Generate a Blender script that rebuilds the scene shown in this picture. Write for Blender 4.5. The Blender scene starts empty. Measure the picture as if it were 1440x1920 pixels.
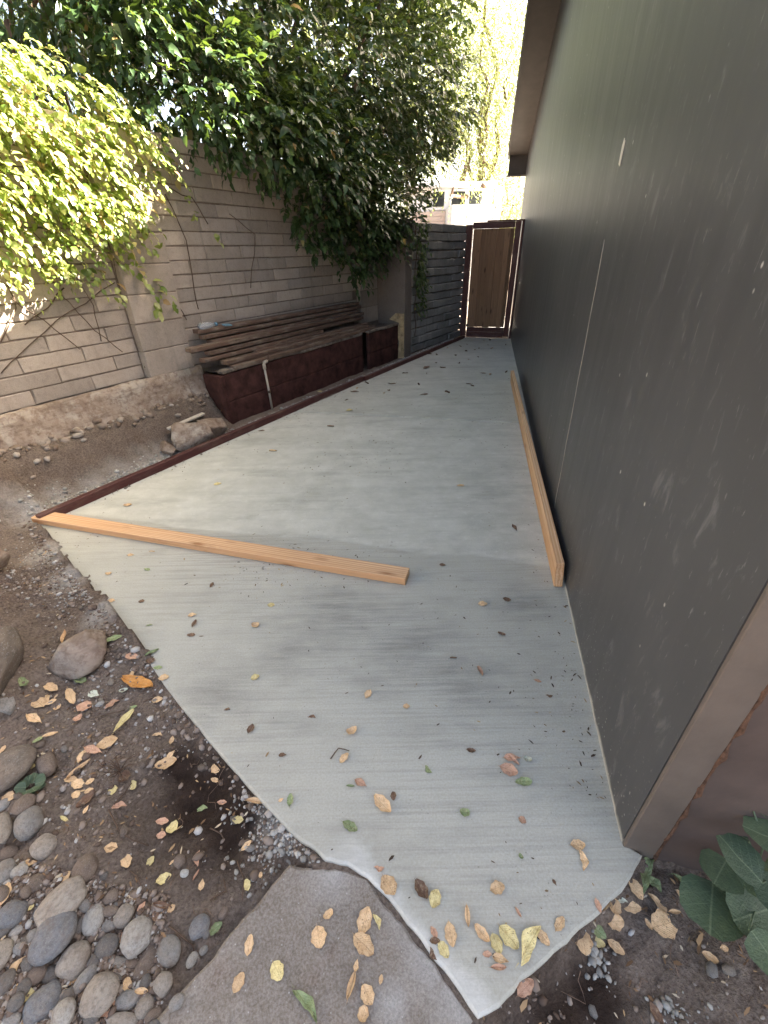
import bpy, bmesh, math, random
import numpy as np
from mathutils import Matrix, Vector
random.seed(7); rng = np.random.default_rng(7)
SC = bpy.context.scene; COL = SC.collection

# ------------------------------------------------------------------ camera
F = 820.0; CX, CY = 720.0, 960.0; H = 1.36
PITCH = math.atan(492/820.0); ROLL = math.radians(1.2)
fw = np.array([0, math.cos(PITCH), -math.sin(PITCH)]); rt = np.array([1.0, 0, 0]); dn = np.cross(fw, rt)
cr, sr = math.cos(ROLL), math.sin(ROLL)
rt2 = cr*rt + sr*dn; dn2 = -sr*rt + cr*dn
RM = np.array([rt2, dn2, fw]); CAM = np.array([0, 0, H])
cd = bpy.data.cameras.new('camera'); cam = bpy.data.objects.new('camera', cd); COL.objects.link(cam)
cd.sensor_fit = 'VERTICAL'; cd.sensor_height = 36.0; cd.lens = F/1920*36.0; cd.clip_start = 0.02; cd.clip_end = 500
M = Matrix(((rt2[0], -dn2[0], -fw[0], 0), (rt2[1], -dn2[1], -fw[1], 0), (rt2[2], -dn2[2], -fw[2], H), (0, 0, 0, 1)))
cam.matrix_world = M; SC.camera = cam

# ------------------------------------------------------------------ light
SUN_AZ = math.atan2(0.92, 0.39)      # clockwise from +Y towards +X
SUN_EL = math.radians(37)
W = bpy.data.worlds.new('World'); SC.world = W; W.use_nodes = True
nt = W.node_tree; bg = nt.nodes['Background']; sky = nt.nodes.new('ShaderNodeTexSky')
sky.sky_type = 'NISHITA'; sky.sun_disc = False; sky.sun_elevation = SUN_EL; sky.sun_rotation = SUN_AZ
sky.air_density = 0.6; sky.dust_density = 5.0; sky.ozone_density = 0.3
tint = nt.nodes.new('ShaderNodeMix'); tint.data_type = 'RGBA'; tint.blend_type = 'MULTIPLY'; tint.inputs[0].default_value = 1.0; tint.inputs[7].default_value = (1.0, .94, .825, 1)
nt.links.new(sky.outputs[0], tint.inputs[6]); nt.links.new(tint.outputs[2], bg.inputs[0]); bg.inputs[1].default_value = 0.05
sd = bpy.data.lights.new('sun', 'SUN'); sun = bpy.data.objects.new('sun', sd); COL.objects.link(sun)
sd.energy = 5.0; sd.angle = math.radians(0.5); sd.color = (1.0, 0.93, 0.80)
S = Vector((math.sin(SUN_AZ)*math.cos(SUN_EL), math.cos(SUN_AZ)*math.cos(SUN_EL), math.sin(SUN_EL)))
sun.rotation_euler = S.to_track_quat('Z', 'Y').to_euler(); sun.location = (6, 4, 12)
SC.view_settings.view_transform = 'Standard'; SC.view_settings.look = 'None'
SC.view_settings.exposure = 4.4; SC.view_settings.gamma = 1.0
SC.cycles.max_bounces = 8; SC.cycles.diffuse_bounces = 5; SC.cycles.transparent_max_bounces = 8

# ------------------------------------------------------------------ frames and helpers
def ray(x, y): return np.array([x-CX, y-CY, F]) @ RM
def at(x, y, z=0.0):
    d = ray(x, y); return CAM + d*(z-H)/d[2]
def at_y(x, y, Y):
    d = ray(x, y); return CAM + d*Y/d[1]
def proj(P):
    q = (np.asarray(P)-CAM) @ RM.T
    return np.stack([CX+F*q[..., 0]/q[..., 2], CY+F*q[..., 1]/q[..., 2], q[..., 2]], -1)
HY = math.radians(12.354); HA = np.array([.612, .539, 0]); HD = np.array([math.sin(HY), math.cos(HY), 0]); HN = np.array([HD[1], -HD[0], 0])
LY = math.radians(30.5); LA = np.array([-1.92, 3.64, 0]); LD = np.array([math.sin(LY), math.cos(LY), 0]); LN = np.array([LD[1], -LD[0], 0])
HROT = math.pi/2-HY; LROT = math.pi/2-LY
def lw(s, o, z=0.0): return LA + LD*s + LN*o + np.array([0, 0, z])      # left wall frame -> world
def hw(s, o, z=0.0): return HA + HD*s - HN*o + np.array([0, 0, z])      # house wall frame -> world
def on_left(x, y, o):
    P0 = LA+LN*o; d = ray(x, y); return CAM + d*np.dot(P0-CAM, LN)/np.dot(d, LN)
def so(P): v = np.asarray(P)-LA; return v@LD, v@LN

def hash2(i, j, s):
    h = (i.astype(np.int64)*374761393 + j.astype(np.int64)*668265263 + s*974634777) & 0xffffffff
    h = ((h ^ (h >> 13))*1274126177) & 0xffffffff
    return ((h ^ (h >> 16)) & 0xffff)/65535.0
def vnoise(x, y, s=0):
    x = np.asarray(x, float); y = np.asarray(y, float)
    i = np.floor(x); j = np.floor(y); u = x-i; v = y-j; u = u*u*(3-2*u); v = v*v*(3-2*v)
    a = hash2(i, j, s); b = hash2(i+1, j, s); c = hash2(i, j+1, s); d = hash2(i+1, j+1, s)
    return (a*(1-u)+b*u)*(1-v)+(c*(1-u)+d*u)*v - .5
def fbm(x, y, s=0, o=4):
    t = 0; a = 1.0
    for k in range(o): t = t + a*vnoise(x*2**k, y*2**k, s+k*17); a *= .5
    return t
def sdf(px, py, poly):          # positive outside
    px = np.asarray(px, float); py = np.asarray(py, float)
    d = np.full(px.shape, 1e9); ins = np.zeros(px.shape, bool); n = len(poly)
    for k in range(n):
        ax, ay = poly[k]; bx, by = poly[(k+1) % n]; ex, ey = bx-ax, by-ay
        t = np.clip(((px-ax)*ex+(py-ay)*ey)/(ex*ex+ey*ey), 0, 1)
        d = np.minimum(d, np.hypot(px-ax-t*ex, py-ay-t*ey))
        c = ((ay > py) != (by > py)); 
        with np.errstate(divide='ignore', invalid='ignore'):
            xi = ax+(py-ay)*ex/(ey if ey != 0 else 1e-12)
        ins ^= c & (px < xi)
    return np.where(ins, -d, d)
def sstep(a, b, x): t = np.clip((x-a)/(b-a), 0, 1); return t*t*(3-2*t)

def new_mesh(name, v, f, mat=None, smooth=False):
    m = bpy.data.meshes.new(name); m.from_pydata([tuple(map(float, p)) for p in v], [], [tuple(map(int, q)) for q in f])
    if mat: m.materials.append(mat)
    if smooth: m.polygons.foreach_set('use_smooth', [True]*len(m.polygons))
    m.update(); return m
def fast_mesh(name, V, T, mat=None, smooth=False):
    V = np.asarray(V, np.float32); T = np.asarray(T, np.int32); n = T.shape[1]
    m = bpy.data.meshes.new(name); m.vertices.add(len(V)); m.vertices.foreach_set('co', V.ravel())
    m.loops.add(T.size); m.loops.foreach_set('vertex_index', T.ravel())
    m.polygons.add(len(T)); m.polygons.foreach_set('loop_start', np.arange(len(T), dtype=np.int32)*n)
    if smooth: m.polygons.foreach_set('use_smooth', np.ones(len(T), bool))
    if mat: m.materials.append(mat)
    m.update(calc_edges=True); m.validate(); return m
def obj(name, me, parent=None, loc=None, rot=None, mw=None):
    o = bpy.data.objects.new(name, me); COL.objects.link(o)
    if parent: o.parent = parent
    if loc is not None: o.location = tuple(map(float, loc))
    if rot is not None: o.rotation_euler = rot
    if mw is not None: o.matrix_local = mw
    return o
def tag(o, label=None, cat=None, group=None, kind=None):
    if label: o['label'] = label
    if cat: o['category'] = cat
    if group: o['group'] = group
    if kind: o['kind'] = kind
    return o
def thing(name, label, cat, loc, rotz=0.0, group=None):
    o = obj(name, None, loc=loc, rot=(0, 0, rotz)); o.empty_display_size = .1
    return tag(o, label, cat, group)
def struct(name, me): o = obj(name, me); o['kind'] = 'structure'; return o

def box_vf(a, b):
    x0, y0, z0 = a; x1, y1, z1 = b
    v = [(x0, y0, z0), (x1, y0, z0), (x1, y1, z0), (x0, y1, z0), (x0, y0, z1), (x1, y0, z1), (x1, y1, z1), (x0, y1, z1)]
    f = [(0, 3, 2, 1), (4, 5, 6, 7), (0, 1, 5, 4), (1, 2, 6, 5), (2, 3, 7, 6), (3, 0, 4, 7)]
    return v, f
def bev_box(name, a, b, mat, bev=.003, seg=1, jit=0.0, cuts=0):
    bm = bmesh.new(); v, f = box_vf(a, b); vs = [bm.verts.new(p) for p in v]
    for q in f: bm.faces.new([vs[i] for i in q])
    if bev: bmesh.ops.bevel(bm, geom=list(bm.edges), offset=bev, segments=seg, affect='EDGES', profile=.6)
    if cuts:
        L = [e for e in bm.edges if e.calc_length() > .6*max(b[i]-a[i] for i in range(3))]
        bmesh.ops.subdivide_edges(bm, edges=L, cuts=cuts, use_grid_fill=True)
    if jit:
        for p in bm.verts:
            w = Vector((fbm(p.co.x*3, p.co.z*3+9, 3, 3), fbm(p.co.x*3+5, p.co.y*3, 4, 3), fbm(p.co.x*2.3, p.co.y*2+3, 5, 3)))
            p.co += w*jit
    m = bpy.data.meshes.new(name); bm.to_mesh(m); bm.free(); m.materials.append(mat); return m
def tube_vf(pts, r, n=6, cap=True):
    pts = [np.asarray(p, float) for p in pts]; V = []; Fc = []; k = len(pts)
    rr = r if hasattr(r, '__len__') else [r]*k
    up = np.array([0.31, 0.17, 0.93])
    for i, p in enumerate(pts):
        t = pts[min(i+1, k-1)]-pts[max(i-1, 0)]; t /= np.linalg.norm(t)+1e-9
        a = np.cross(t, up); a /= np.linalg.norm(a)+1e-9; b = np.cross(t, a)
        for j in range(n):
            th = 2*math.pi*j/n; V.append(p+rr[i]*(math.cos(th)*a+math.sin(th)*b))
    for i in range(k-1):
        for j in range(n):
            Fc.append((i*n+j, i*n+(j+1) % n, (i+1)*n+(j+1) % n, (i+1)*n+j))
    if cap: Fc.append(tuple(range(n-1, -1, -1))); Fc.append(tuple((k-1)*n+j for j in range(n)))
    return V, Fc
def tubes_mesh(name, lst, mat, n=6):
    V = []; Fc = []
    for pts, r in lst:
        v, f = tube_vf(pts, r, n); o = len(V); V += v; Fc += [tuple(i+o for i in q) for q in f]
    return new_mesh(name, V, Fc, mat, True)

# ------------------------------------------------------------------ materials
class NT:
    def __init__(s, name):
        s.m = bpy.data.materials.new(name); s.m.use_nodes = True; s.t = s.m.node_tree
        s.b = s.t.nodes['Principled BSDF']; s.out = s.t.nodes['Material Output']
    def n(s, typ, ins=None, **kw):
        nd = s.t.nodes.new('ShaderNode'+typ)
        for k, v in kw.items(): setattr(nd, k, v)
        for k, v in (ins or {}).items(): s.put(nd.inputs[k], v)
        return nd
    def put(s, sock, v):
        if hasattr(v, 'is_output'): s.t.links.new(v, sock)
        elif isinstance(v, tuple) and len(v) == 3 and sock.type == 'RGBA': sock.default_value = (*v, 1)
        else: sock.default_value = v
    def coord(s, which='Object', scale=(1, 1, 1), rot=(0, 0, 0), loc=(0, 0, 0)):
        if which == 'World': o = s.n('NewGeometry').outputs['Position']
        else: o = s.n('TexCoord').outputs[which]
        return s.n('Mapping', {'Vector': o, 'Scale': scale, 'Rotation': rot, 'Location': loc}).outputs[0]
    def noise(s, co, scale=5, detail=4, rough=.55, dist=0, out='Fac'):
        return s.n('TexNoise', {'Vector': co, 'Scale': scale, 'Detail': detail, 'Roughness': rough, 'Distortion': dist}).outputs[out]
    def ramp(s, fac, stops):
        r = s.n('ValToRGB', {'Fac': fac}); e = r.color_ramp.elements
        while len(e) < len(stops): e.new(.5)
        for el, (p, c) in zip(e, stops):
            el.position = p; el.color = (*c, 1) if isinstance(c, tuple) else (c, c, c, 1)
        return r.outputs[0]
    def mix(s, fac, a, b, mode='MIX'):
        nd = s.n('Mix', data_type='RGBA', blend_type=mode); s.put(nd.inputs[0], fac); s.put(nd.inputs[6], a); s.put(nd.inputs[7], b); return nd.outputs[2]
    def math(s, op, a, b=0.0, c=None):
        nd = s.n('Math', operation=op); s.put(nd.inputs[0], a); s.put(nd.inputs[1], b)
        if c is not None: s.put(nd.inputs[2], c)
        return nd.outputs[0]
    def vor(s, co, scale, out='Distance', feature='F1'): return s.n('TexVoronoi', {'Vector': co, 'Scale': scale}, feature=feature).outputs[out]
    def bump(s, h, st=.3, dist=.01):
        s.put(s.b.inputs['Normal'], s.n('Bump', {'Height': h, 'Strength': st, 'Distance': dist}).outputs[0])
    def fin(s, color=None, rough=.8, spec=.3):
        if color is not None: s.put(s.b.inputs['Base Color'], color)
        s.put(s.b.inputs['Roughness'], rough); s.b.inputs['Specular IOR Level'].default_value = spec
        return s.m

def spot_mask(k, pts, soft=.1, amp=1.5):
    """mask 0..1 around world points (x,y,r), edges broken by noise: stains with a shape of their own"""
    g = k.coord('World'); nz = k.noise(g, 6, 5, .65)
    acc = 0.0
    for (x, y, r) in pts:
        p = k.n('VectorMath', {0: g, 1: (x, y, 0)}, operation='SUBTRACT').outputs[0]
        p = k.n('VectorMath', {0: p, 1: (1, 1, 0)}, operation='MULTIPLY').outputs[0]
        L = k.n('VectorMath', {0: p}, operation='LENGTH').outputs['Value']
        L = k.math('DIVIDE', L, r); L = k.math('ADD', L, k.math('MULTIPLY', k.math('SUBTRACT', nz, .5), amp))
        mr = k.n('MapRange', {'Value': L, 'From Min': 1.0+soft*3, 'From Max': 1.0-soft*3, 'To Min': 0, 'To Max': 1}).outputs[0]
        acc = mr if acc == 0.0 else k.math('MAXIMUM', acc, mr)
    return acc

def m_slab():
    k = NT('slab_concrete'); g = k.coord('World', rot=(0, 0, HY)); gw = k.coord('World')
    big = k.noise(gw, 1.3, 5, .6); mid = k.noise(gw, 7, 5, .65); fine = k.noise(gw, 160, 3, .7)
    gb = k.coord('World', rot=(0, 0, HY), scale=(2.0, 80, 1)); broom = k.noise(gb, 1, 4, .6)
    gc = k.coord('World', rot=(0, 0, HY), scale=(.9, 9, 1)); wide = k.noise(gc, 1, 5, .6)
    c = k.ramp(big, [(.3, (.41, .40, .345)), (.7, (.56, .55, .485))])
    c = k.mix(.5, c, k.ramp(mid, [(.3, (.38, .37, .315)), (.7, (.60, .59, .52))]))
    c = k.mix(k.math('MULTIPLY', k.ramp(wide, [(.5, 0.0), (.68, 1.0)]), .22), c, (.22, .22, .195))
    far_ = k.n('MapRange', {'Value': k.n('SeparateXYZ', {0: g}).outputs[1], 'From Min': 3.29+float(HA[0]*math.sin(HY)+HA[1]*math.cos(HY)), 'From Max': 3.33+float(HA[0]*math.sin(HY)+HA[1]*math.cos(HY))}).outputs[0]; c = k.mix(k.math('MULTIPLY', far_, .30), c, (.335, .34, .275))
    # older / newer pour: across the walk at s = 1.2
    sx = k.n('SeparateXYZ', {0: g}).outputs[1]
    off = float(HA[0]*math.sin(HY)+HA[1]*math.cos(HY))
    sv = k.math('SUBTRACT', sx, off)
    sv = k.math('ADD', sv, k.math('MULTIPLY', k.math('SUBTRACT', k.noise(gw, 1.6, 3), .5), .22))
    new = k.n('MapRange', {'Value': sv, 'From Min': 1.185, 'From Max': 1.205}).outputs[0]
    dirt = k.math('SUBTRACT', 1.0, new)
    c = k.mix(k.math('MULTIPLY', dirt, k.ramp(mid, [(.3, .35), (.75, .65)])), c, (.315, .30, .25))
    bl = k.math('MULTIPLY', k.math('MULTIPLY', dirt, k.ramp(big, [(.42, .15), (.62, 1.0)])), k.ramp(broom, [(.48, 0.0), (.62, .46)]))
    c = k.mix(bl, c, (.17, .165, .15))
    st = spot_mask(k, [(-.22, 1.42, .16), (.08, 1.22, .15), (.60, 1.45, .10), (-.62, 1.02, .12), (.28, 1.05, .10), (-.40, 1.18, .09)], .3, 2.6)
    c = k.mix(k.math('MULTIPLY', k.math('MULTIPLY', st, k.ramp(k.noise(k.coord('World', rot=(0, 0, HY), scale=(4, 30, 1)), 1, 5, .65), [(.35, .25), (.6, 1.0)])), .7), c, (.15, .145, .13))
    ea, eb = np.array([-.11, .53]), np.array([.165, .245]); ed = (eb-ea)/np.linalg.norm(eb-ea); en = (-ed[1], ed[0])
    if np.dot(np.array([.3, .6])-ea, en) < 0: en = (ed[1], -ed[0])
    dd = k.math('SUBTRACT', k.n('VectorMath', {0: gw, 1: (en[0], en[1], 0)}, operation='DOT_PRODUCT').outputs['Value'], float(np.dot(ea, en)))
    dd = k.math('ADD', dd, k.math('MULTIPLY', k.math('SUBTRACT', k.noise(gw, 14, 6, .7), .5), .11))
    al = k.n('VectorMath', {0: gw, 1: (ed[0], ed[1], 0)}, operation='DOT_PRODUCT').outputs['Value']
    al = k.math('MULTIPLY', k.n('MapRange', {'Value': al, 'From Min': float(np.dot(ea, ed))-.06, 'From Max': float(np.dot(ea, ed))+.02}).outputs[0], 1.0)
    wh = k.math('MULTIPLY', al, k.n('MapRange', {'Value': dd, 'From Min': .05, 'From Max': .015}).outputs[0])
    c = k.mix(k.math('MULTIPLY', wh, .65), c, (.64, .64, .61))
    sp = k.ramp(k.vor(gw, 70), [(.08, 1.0), (.16, 0.0)]); spm = k.math('MULTIPLY', sp, k.ramp(k.noise(gw, 9, 3), [(.52, 0.0), (.66, .6)]))
    c = k.mix(spm, c, (.10, .09, .08))
    pale = k.math('MULTIPLY', new, k.ramp(k.noise(gw, 22, 6, .7), [(.55, 0.0), (.72, .5)])); c = k.mix(pale, c, (.62, .62, .58))
    c = k.mix(.12, c, k.ramp(fine, [(.35, (.2, .2, .18)), (.65, (.75, .74, .7))]))
    cr_ = k.ramp(k.noise(gw, 3.2, 6, .7), [(.44, 0.0), (.62, 1.0)]); c = k.mix(k.math('MULTIPLY', cr_, .2), c, (.27, .26, .215))
    dk = k.ramp(k.noise(k.coord('World', rot=(0, 0, HY), scale=(1.5, 5, 1), loc=(4, 2, 0)), 1, 6, .7), [(.52, 0.0), (.70, .38)]); c = k.mix(dk, c, (.20, .195, .17))
    h = k.math('ADD', k.math('MULTIPLY', broom, .8), k.math('MULTIPLY', fine, .35)); k.bump(h, .35, .004)
    return k.fin(c, k.ramp(mid, [(.3, .66), (.7, .88)]), .3)
def m_oldslab():
    k = NT('old_paving'); g = k.coord('World'); a = k.noise(g, 5, 6, .65); b = k.noise(g, 26, 5, .7); f = k.noise(g, 190, 3, .7)
    c = k.ramp(a, [(.32, (.15, .122, .096)), (.7, (.245, .21, .175))])
    c = k.mix(k.ramp(b, [(.46, 0.0), (.74, .45)]), c, (.30, .28, .255))
    c = k.mix(k.ramp(k.noise(g, 11, 4), [(.55, 0.0), (.68, .55)]), c, (.15, .10, .075))
    e = spot_mask(k, [(.09, .33, .05), (.03, .42, .035), (-.15, .49, .05), (.0, .26, .03), (.14, .27, .05)], .3, 2.2)
    c = k.mix(k.math('MULTIPLY', e, .5), c, (.50, .50, .49))
    c = k.mix(k.ramp(k.vor(g, 55), [(.05, .8), (.11, 0.0)]), c, (.48, .47, .46))
    c = k.mix(.25, c, k.ramp(f, [(.35, (.07, .06, .05)), (.65, (.5, .47, .44))]))
    k.bump(k.math('ADD', b, k.math('MULTIPLY', f, .6)), .6, .006); return k.fin(c, .9, .2)
def m_dirt():
    k = NT('dirt'); g = k.coord('World'); a = k.noise(g, 2.2, 6, .6); b = k.noise(g, 18, 6, .7); f = k.noise(g, 110, 4, .7)
    c = k.ramp(a, [(.3, (.105, .076, .060)), (.7, (.20, .160, .130))])
    c = k.mix(.5, c, k.ramp(b, [(.3, (.058, .040, .031)), (.55, (.15, .115, .093)), (.78, (.33, .285, .245))]))
    wet = spot_mask(k, [(-.57, .71, .15), (-.46, .63, .12), (-.67, .79, .08), (.36, .22, .11), (.44, .27, .08), (.30, .15, .10)], .22)
    soil = spot_mask(k, [tuple(lw(s, .34)[:2])+(.13,) for s in np.arange(-2.6, .45, .22)]+[(-1.75, 1.55, .25), (-1.35, 1.5, .12)], .25)
    c = k.mix(k.math('MULTIPLY', soil, .7), c, k.ramp(b, [(.3, (.040, .024, .018)), (.7, (.105, .064, .046))]))
    fines = spot_mask(k, [tuple(lw(s, .50)[:2])+(.12,) for s in np.arange(-1.25, .3, .2)]+[tuple(lw(s, .52)[:2])+(.07,) for s in np.arange(.5, 5.4, .2)]+[(-.33, .63, .07), (-1.78, 1.9, .1), (-1.55, 1.68, .08), (-1.25, 1.44, .07)], .2)
    c = k.mix(k.math('MULTIPLY', fines, .8), c, k.ramp(b, [(.3, (.30, .29, .27)), (.7, (.58, .57, .54))]))
    c = k.mix(k.ramp(k.vor(g, 90), [(.1, .5), (.2, 0.0)]), c, (.26, .22, .19))
    c = k.mix(.35, c, k.ramp(f, [(.33, (.055, .039, .030)), (.66, (.38, .315, .26))]))
    c = k.mix(k.math('MULTIPLY', wet, .95), c, k.ramp(b, [(.3, (.013, .008, .006)), (.7, (.045, .029, .022))]))
    k.bump(k.math('ADD', k.math('MULTIPLY', b, 1.2), f), .8, .018); return k.fin(c, .95, .12)
def m_block(name, c0, c1, dark, seed):
    k = NT(name); g = k.coord('World', loc=(seed, 0, 0)); r = k.n('ObjectInfo').outputs['Random']
    a = k.noise(g, 3, 5, .6); b = k.noise(g, 30, 5, .7); f = k.noise(g, 220, 3, .7)
    c = k.ramp(a, [(.3, c0), (.7, c1)]); c = k.mix(k.ramp(b, [(.5, 0.0), (.75, .45)]), c, dark)
    gs = k.coord('World', scale=(14, 14, 1.1)); c = k.mix(k.ramp(k.noise(gs, 1, 4, .6), [(.55, 0.0), (.72, .35)]), c, dark)
    hsv = k.n('HueSaturation', {'Color': c, 'Value': k.math('MULTIPLY_ADD', r, .40, .80)}).outputs[0]
    c = k.mix(.14, hsv, k.ramp(f, [(.35, (.05, .045, .04)), (.65, (.6, .58, .55))]))
    k.bump(k.math('ADD', b, k.math('MULTIPLY', f, .7)), .5, .006); return k.fin(c, .9, .2)
def m_footing():
    k = NT('footing'); g = k.coord('World'); a = k.noise(g, 3.5, 6, .65); b = k.noise(g, 24, 6, .7)
    c = k.ramp(a, [(.3, (.22, .155, .115)), (.55, (.31, .25, .20)), (.75, (.41, .37, .32))])
    c = k.mix(k.ramp(b, [(.45, 0.0), (.66, .75)]), c, (.12, .075, .055))
    c = k.mix(k.ramp(k.noise(g, 9, 6, .7), [(.52, 0.0), (.64, .6)]), c, (.42, .38, .32))
    c = k.mix(k.ramp(k.noise(k.coord('World', scale=(3, 3, 22)), 1, 5, .7), [(.52, 0.0), (.66, .6)]), c, (.13, .09, .068))
    k.bump(b, .8, .015); return k.fin(c, .95, .15)
def m_house():
    k = NT('house_paint'); g = k.coord('Object')
    a = k.noise(g, 1.2, 4, .6); sv = k.noise(k.coord('Object', scale=(13, 13, .8)), 1, 5, .62)
    sc = k.noise(k.coord('Object', scale=(20, 20, 6.5)), 1, 6, .68, .6); sc2 = k.noise(k.coord('Object', scale=(55, 55, 14), loc=(3, 2, 1)), 1, 4, .7, .4)
    f = k.noise(g, 260, 2, .6)
    c = k.ramp(a, [(.3, (.058, .057, .058)), (.7, (.078, .077, .077))])
    c = k.mix(k.ramp(sv, [(.35, .16), (.6, 0.0)]), c, (.045, .044, .043))
    c = k.mix(k.ramp(sc, [(.575, 0.0), (.73, .42)]), c, (.27, .26, .25))
    c = k.mix(k.ramp(sc2, [(.635, 0.0), (.74, .55)]), c, (.36, .35, .33))
    z = k.n('SeparateXYZ', {0: g}).outputs[2]
    low = k.n('MapRange', {'Value': z, 'From Min': .32, 'From Max': .0}).outputs[0]
    spk = k.math('MULTIPLY', k.ramp(k.vor(g, 60), [(.12, 1.0), (.2, 0.0)]), k.math('MULTIPLY', low, k.ramp(k.noise(g, 8, 3), [(.36, 0.0), (.55, 1.0)])))
    c = k.mix(spk, c, (.45, .44, .40))
    fw_ = k.math('MULTIPLY', k.ramp(k.vor(k.coord('Object', scale=(1, 1, .7)), 9), [(.03, 1.0), (.05, 0.0)]), .9)
    c = k.mix(fw_, c, (.5, .48, .42))
    rust = k.n('MapRange', {'Value': k.math('ADD', z, k.math('MULTIPLY', k.noise(g, 25, 4), .03)), 'From Min': .036, 'From Max': .020}).outputs[0]
    c = k.mix(k.math('MULTIPLY', rust, .8), c, (.48, .46, .40))
    k.bump(k.math('ADD', k.math('MULTIPLY', sv, .55), k.math('MULTIPLY', f, .12)),   .07, .006)
    return k.fin(c, k.ramp(sv, [(.3, .37), (.7, .45)]), .42)
def m_plain(name, col, rough=.6, spec=.4, var=.25, scale=12, bump=.2):
    k = NT(name); g = k.coord('Object'); a = k.noise(g, scale, 5, .65)
    c = k.mix(k.ramp(a, [(.3, 0.0), (.75, 1.0)]), tuple(x*(1-var) for x in col), tuple(min(1, x*(1+var)) for x in col))
    if bump: k.bump(k.noise(g, scale*6, 4, .7), bump, .004)
    return k.fin(c, rough, spec)
def m_wood(name, ca, cb, dark, rough=.6, knots=True, dirt=None, vary=.25):
    k = NT(name); r = k.n('ObjectInfo').outputs['Random']
    sh = k.n('CombineXYZ', {0: k.math('MULTIPLY', r, 37.0), 1: k.math('MULTIPLY', r, 11.0), 2: 0.0}).outputs[0]
    base = k.n('VectorMath', {0: k.n('TexCoord').outputs['Object'], 1: sh}, operation='ADD').outputs[0]
    def mp(sc): return k.n('Mapping', {'Vector': base, 'Scale': sc}).outputs[0]
    warp = k.noise(mp((1.6, 9, 9)), 1, 3, .5)
    g1 = k.n('TexWave', {'Vector': mp((.5, 22, 22)), 'Scale': 1.0, 'Distortion': 7.0, 'Detail': 3.0, 'Detail Scale': .8}, bands_direction='Y').outputs['Fac']
    g2 = k.noise(mp((2.5, 160, 160)), 1, 3, .6)
    c = k.mix(k.ramp(g1, [(.2, 0.0), (.85, .8)]), ca, cb); c = k.mix(k.ramp(g2, [(.45, 0.0), (.7, .45)]), c, dark)
    c = k.mix(k.ramp(warp, [(.35, .35), (.6, 0.0)]), c, cb)
    if knots:
        v = k.vor(mp((3.4, 13, 13)), 1.0); c = k.mix(k.ramp(v, [(.07, .95), (.11, .55), (.22, 0.0)]), c, dark)
        c = k.mix(k.ramp(k.noise(mp((9, 30, 30)), 1, 4, .6), [(.62, 0.0), (.74, .35)]), c, dark)
    if dirt:
        c = k.mix(k.ramp(k.noise(mp((5, 14, 14)), 1, 5, .7), [(.48, 0.0), (.7, .75)]), c, dirt)
    c = k.n('HueSaturation', {'Color': c, 'Value': k.math('MULTIPLY_ADD', r, vary, 1-vary/2)}).outputs[0]
    k.bump(k.math('ADD', g2, k.math('MULTIPLY', g1, .3)), .3, .003); return k.fin(c, rough, .3)
def m_objcol(name, speck, rough, scale, var=.5, trans=0.0, bump=.4):
    k = NT(name); oi = k.n('ObjectInfo'); g = k.coord('Object'); a = k.noise(g, scale, 5, .65); f = k.noise(g, scale*9, 3, .7)
    c = k.mix(k.ramp(a, [(.32, 0.0), (.72, 1.0)]), k.mix(var, oi.outputs['Color'], (0.03, .025, .02)), oi.outputs['Color'])
    c = k.mix(k.ramp(f, [(.58, 0.0), (.72, .5)]), c, speck)
    k.bump(k.math('ADD', a, k.math('MULTIPLY', f, .4)), bump, .004); k.fin(c, rough, .25)
    if trans: k.b.inputs['Transmission Weight'].default_value = 0
    return k.m
def m_leaf(name, stops, trans=.3, rough=.45, spec=.35, tcol=(.30, .42, .05)):
    k = NT(name); r = k.math('FRACT', k.math('ADD', k.n('ObjectInfo').outputs['Random'], k.n('NewGeometry').outputs['Random Per Island']))
    c = k.ramp(r, stops); k.fin(c, rough, spec)
    tr = k.n('BsdfTranslucent', {'Color': k.mix(.55, c, tcol)}); mx = k.n('MixShader', {0: trans, 1: k.b.outputs[0], 2: tr.outputs[0]})
    k.t.links.new(mx.outputs[0], k.out.inputs['Surface']); return k.m

def m_plantleaf():
    k = NT('plant_leaf'); ob = k.n('TexCoord').outputs['Object']; xyz = k.n('SeparateXYZ', {0: ob}); ay = k.math('ABSOLUTE', xyz.outputs[1])
    r_ = k.n('ObjectInfo').outputs['Random']; c = k.mix(r_, (.055, .085, .050), (.105, .145, .075)); c = k.mix(k.ramp(k.noise(ob, 7, 4), [(.4, 0.0), (.7, .5)]), c, (.05, .075, .05))
    vein = k.math('MAXIMUM', k.ramp(ay, [(.008, 1.0), (.02, 0.0)]), k.ramp(k.math('ABSOLUTE', k.math('SINE', k.math('MULTIPLY', k.math('SUBTRACT', xyz.outputs[0], k.math('MULTIPLY', ay, .9)), 17.0))), [(.03, .8), (.09, 0.0)]))
    c = k.mix(k.math('MULTIPLY', vein, .5), c, (.22, .27, .16)); k.bump(k.noise(ob, 25, 3), .3, .01); return k.fin(c, .5, .35)
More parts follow.
